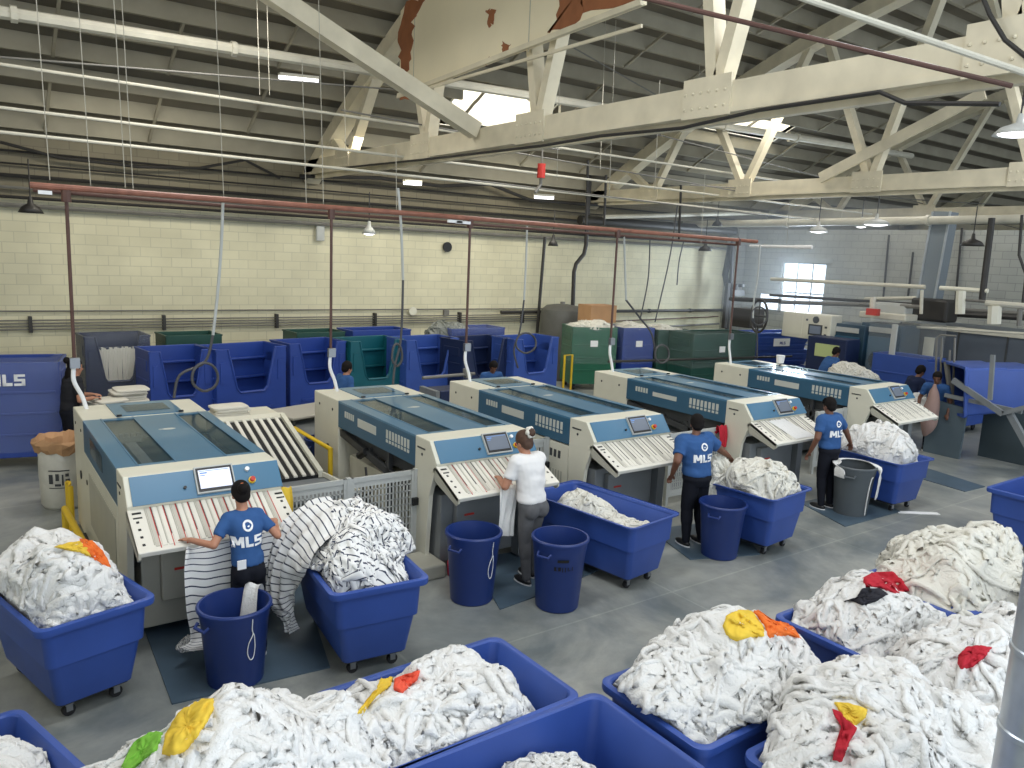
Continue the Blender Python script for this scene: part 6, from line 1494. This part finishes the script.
    if hair == 'bun':
        C = MB(); C.ell(hp(0.0, -.11, .075), .02*k, .02*k, .016*k, h3, 8, 6); C.build('hair_tie', mat('copper_tie', (200, 110, 60), .5), t, smooth=True)
    if logo:
        bv = BVHTree.FromPolygons([v.co for v in so.data.vertices], [p.vertices[:] for p in so.data.polygons])
        def project(me2, name):
            for v in me2.vertices:
                h_ = bv.ray_cast(Vector((v.co.x, -1, v.co.z)), Vector((0, 1, 0)))
                if h_[0] is not None: v.co = h_[0]+Vector((0, -.006, 0))
            o = bpy.data.objects.new(name, me2); COL.objects.link(o); o.parent = t
        zc = (chest.z+neck.z)/2; xc = (chest.x+neck.x)/2
        me2 = block_letters(.10*k, M_WHITE, xc-.005, zc-.15*k)
        project(me2, 'shirt_letters')
        rg = MB(); n2 = 28
        for j in range(4):
            for q in range(n2):
                pass
        R1, R0 = .050*k, .030*k; vs = []; fs = []
        for j, r_ in enumerate((R0, (R0+R1)/2, R1)):
            for q in range(n2): a_ = 2*PI*q/n2; vs.append((xc+r_*math.cos(a_)*(1 if j else 1+.18*math.cos(3*a_)), 0, zc-.005*k+r_*math.sin(a_)))
        for j in range(2):
            for q in range(n2): fs.append((j*n2+q, j*n2+(q+1) % n2, (j+1)*n2+(q+1) % n2, (j+1)*n2+q))
        o_ = len(vs)
        for dx_, dz_ in ((0, 0), (.012, .004), (.016, -.008), (.004, -.014), (-.01, -.006)): vs.append((xc+dx_*k, 0, zc+(-.005+dz_)*k))
        fs.append((o_+1, o_+2, o_+3, o_+4))
        me2 = bpy.data.meshes.new('shirt_emblem'); me2.from_pydata(vs, [], fs); me2.materials.append(M_WHITE); project(me2, 'shirt_emblem')
    if badge:
        MB().cbox(hipc+Vector((-.10*k, -.135*k, .10*k)), .07, .012, .075).build('badge', M_WHITE, t)
    return t
p = atY(248, 545, 6.2)
person('person in blue tee with white emblem spreading striped linen at the nearest folder', p.x, 6.2, 0, 1.48, M_SKIN, M_SHIRT, M_PANTB, 'bun', cap_=False, lean=.28, handL=atY(190, 540, 6.40), handR=atY(275, 524, 6.40)+Vector((0, 0, .02)), head=(.05, -.5), female=True, logo=True, badge=True, vox=.008, build=.92)
p = atY(533, 500, 6.2)
person('person in white tee and grey leggings feeding linen at the second folder', p.x, 6.2, .12, 1.64, M_SKIN, M_WSHIRT, M_PANTG, 'clip', hairm=M_HAIRB, lean=.22, handL=atY(499, 478, 6.55), handR=atY(520, 488, 6.60), head=(-.15, -.35), female=True, feet=[(-.07, .0), (.1, .12)], vox=.008, build=1.08)
p = atY(700, 480, 6.05)
person('person in blue tee with white letters reaching into the tall white pile', p.x, 6.1, -.12, 1.62, M_SKIND, M_SHIRT, M_PANTB, 'short', lean=.18, handL=p+Vector((-.28, .2, .05)), handR=atY(736, 462, 6.15), head=(.5, -.35), logo=True, vox=.008, build=1.25, feet=[(-.12, .0), (.12, .0)])
q = atZ(826, 509, 0)
person('person in blue tee with white letters standing at the cart by the grey barrel', q.x, q.y+.05, -.05, 1.63, M_SKIND, M_SHIRT, M_PANTB, 'short', lean=.1, handL=None, handR=atY(862, 466, q.y+.0), head=(.1, -.3), logo=True, vox=.008, cap_=True, build=1.12)
person('person in black tee folding linen beside the big blue cart', 1.27, 12.75, -1.35, 1.68, M_SKIN, M_BSHIRT, M_PANTB, 'long', hairm=M_HAIR, lean=.15, handL=(1.6, 12.95, 1.1), handR=(1.58, 12.65, 1.1), head=(0, -.2), vox=.012)
p = atY(340, 372, 12.1)
person('person in blue tee seen in profile behind the second folder', p.x, 12.1, -1.4, 1.55, M_SKIN, M_SHIRT, M_PANTB, 'short', lean=.2, head=(0, -.3), vox=.013)
p = atY(489, 370, 11.9)
person('person in blue tee facing forward before the dark cart', p.x, 11.9, 2.9, 1.5, M_SKIND, M_SHIRT, M_PANTB, 'short', lean=.3, head=(0, -.7), vox=.013)
p = atX(820, 362, 16.6)
person('person in blue tee bending over the grey trolley behind the fifth folder', p.x, p.y, -1.9, 1.6, M_SKIND, M_SHIRT, M_PANTB, 'short', lean=.7, head=(0, -.4), vox=.014, handL=(p.x+.5, p.y-.4, 1.15), handR=(p.x+.2, p.y-.5, 1.15))
p = atX(909, 388, 15.6)
person('person in dark navy top bent toward the other at the right rear bench', p.x-.1, p.y, -2.0, 1.6, M_SKIND, M_NSHIRT, M_PANTB, 'short', lean=.4, head=(0, -.5), vox=.014)
p = atX(938, 388, 15.4)
person('person in blue tee leaning over the bench beside the grey ladder frame', p.x, p.y, 1.9, 1.6, M_SKIND, M_SHIRT, M_PANTB, 'bun', lean=.5, head=(0, -.4), vox=.014)

# ================================================================== LIGHT
def area(name, loc, sx, sy, power, col=(1, 1, 1), rot=(0, 0, 0)):
    l = bpy.data.lights.new(name, 'AREA'); l.shape = 'RECTANGLE'; l.size = sx; l.size_y = sy; l.energy = power; l.color = col
    o = bpy.data.objects.new(name, l); COL.objects.link(o); o.location = loc; o.rotation_euler = rot; return o
# rows of area lights added under the roof as overhead fill, no fixtures there
for i, (x, y, z, e) in enumerate([(2.5, 4.5, 7.6, 130), (8.5, 4.5, 7.6, 130), (14.5, 4.5, 7.6, 110), (20, 5, 7.6, 70), (3, 11.2, 6.9, 95), (9.5, 11.2, 6.9, 95), (15.5, 11.2, 6.9, 80), (20, 11, 6.9, 40)]):
    area('overhead_fill', (x, y, z), 2.2, .9, e, (1, .965, .90) if y > 8 else (.96, .98, 1))
area('near_fill', (4, -1.5, 8.6), 7, 3, 270, (.90, .95, 1))  # added fill for the foreground, the roof has no opening here
for x in (3.0, 8.0, 12.5): area('wall_fill', (x, 15.2, 5.6), 2.4, .3, 40, (1, .95, .80), (math.radians(25), 0, 0))  # added warm fill for the cream wall, no lamps hang here
for s_ in SKY: area('skylight_daylight', ((s_[0]+s_[1])/2, (s_[2]+s_[3])/2, rz_(s_[2])+.78), s_[1]-s_[0]-.1, s_[3]-s_[2]-.1, 60, (1, .97, .9))
area('side_fill', (-3.5, 8.5, 8.0), 5, 1.6, 170, (1, .97, .9), (0, math.radians(-62), 0))  # unseen fill added to brighten the hanging board and truss sides
area('window_light', (22.0, 15.1, 2.9), 1.5, 1.2, 170, (.75, .88, 1), (0, math.radians(90), 0))
hm = bpy.data.materials.new('dust_haze'); hm.use_nodes = True; hn_ = hm.node_tree; hn_.nodes.clear()
ho_ = hn_.nodes.new('ShaderNodeOutputMaterial'); hv = hn_.nodes.new('ShaderNodeVolumeScatter'); hv.inputs['Density'].default_value = .035; hv.inputs['Color'].default_value = (.8, .9, 1, 1); hn_.links.new(hv.outputs[0], ho_.inputs['Volume'])
hz_o = MB().box(15.2, 22.2, 9.5, 17.4, 2.1, 5.0).build('haze', hm); tag(hz_o, 'pale blue dusty haze drifting in front of the bright window', 'haze', None, 'stuff')
wd = bpy.data.worlds.new('world'); SC.world = wd; wd.use_nodes = True
bg = wd.node_tree.nodes['Background']; bg.inputs[0].default_value = (.80, .90, 1.0, 1); bg.inputs[1].default_value = 1.5
SC.view_settings.view_transform = 'Standard'; SC.view_settings.look = 'None'; SC.view_settings.gamma = 1; SC.view_settings.exposure = 0.48
try: SC.view_settings.use_curve_mapping = False
except Exception: pass
try:
    SC.cycles.max_bounces = 6; SC.cycles.diffuse_bounces = 4; SC.cycles.glossy_bounces = 3; SC.cycles.transparent_max_bounces = 12; SC.cycles.sample_clamp_indirect = 4; SC.cycles.use_denoising = True
except Exception: pass
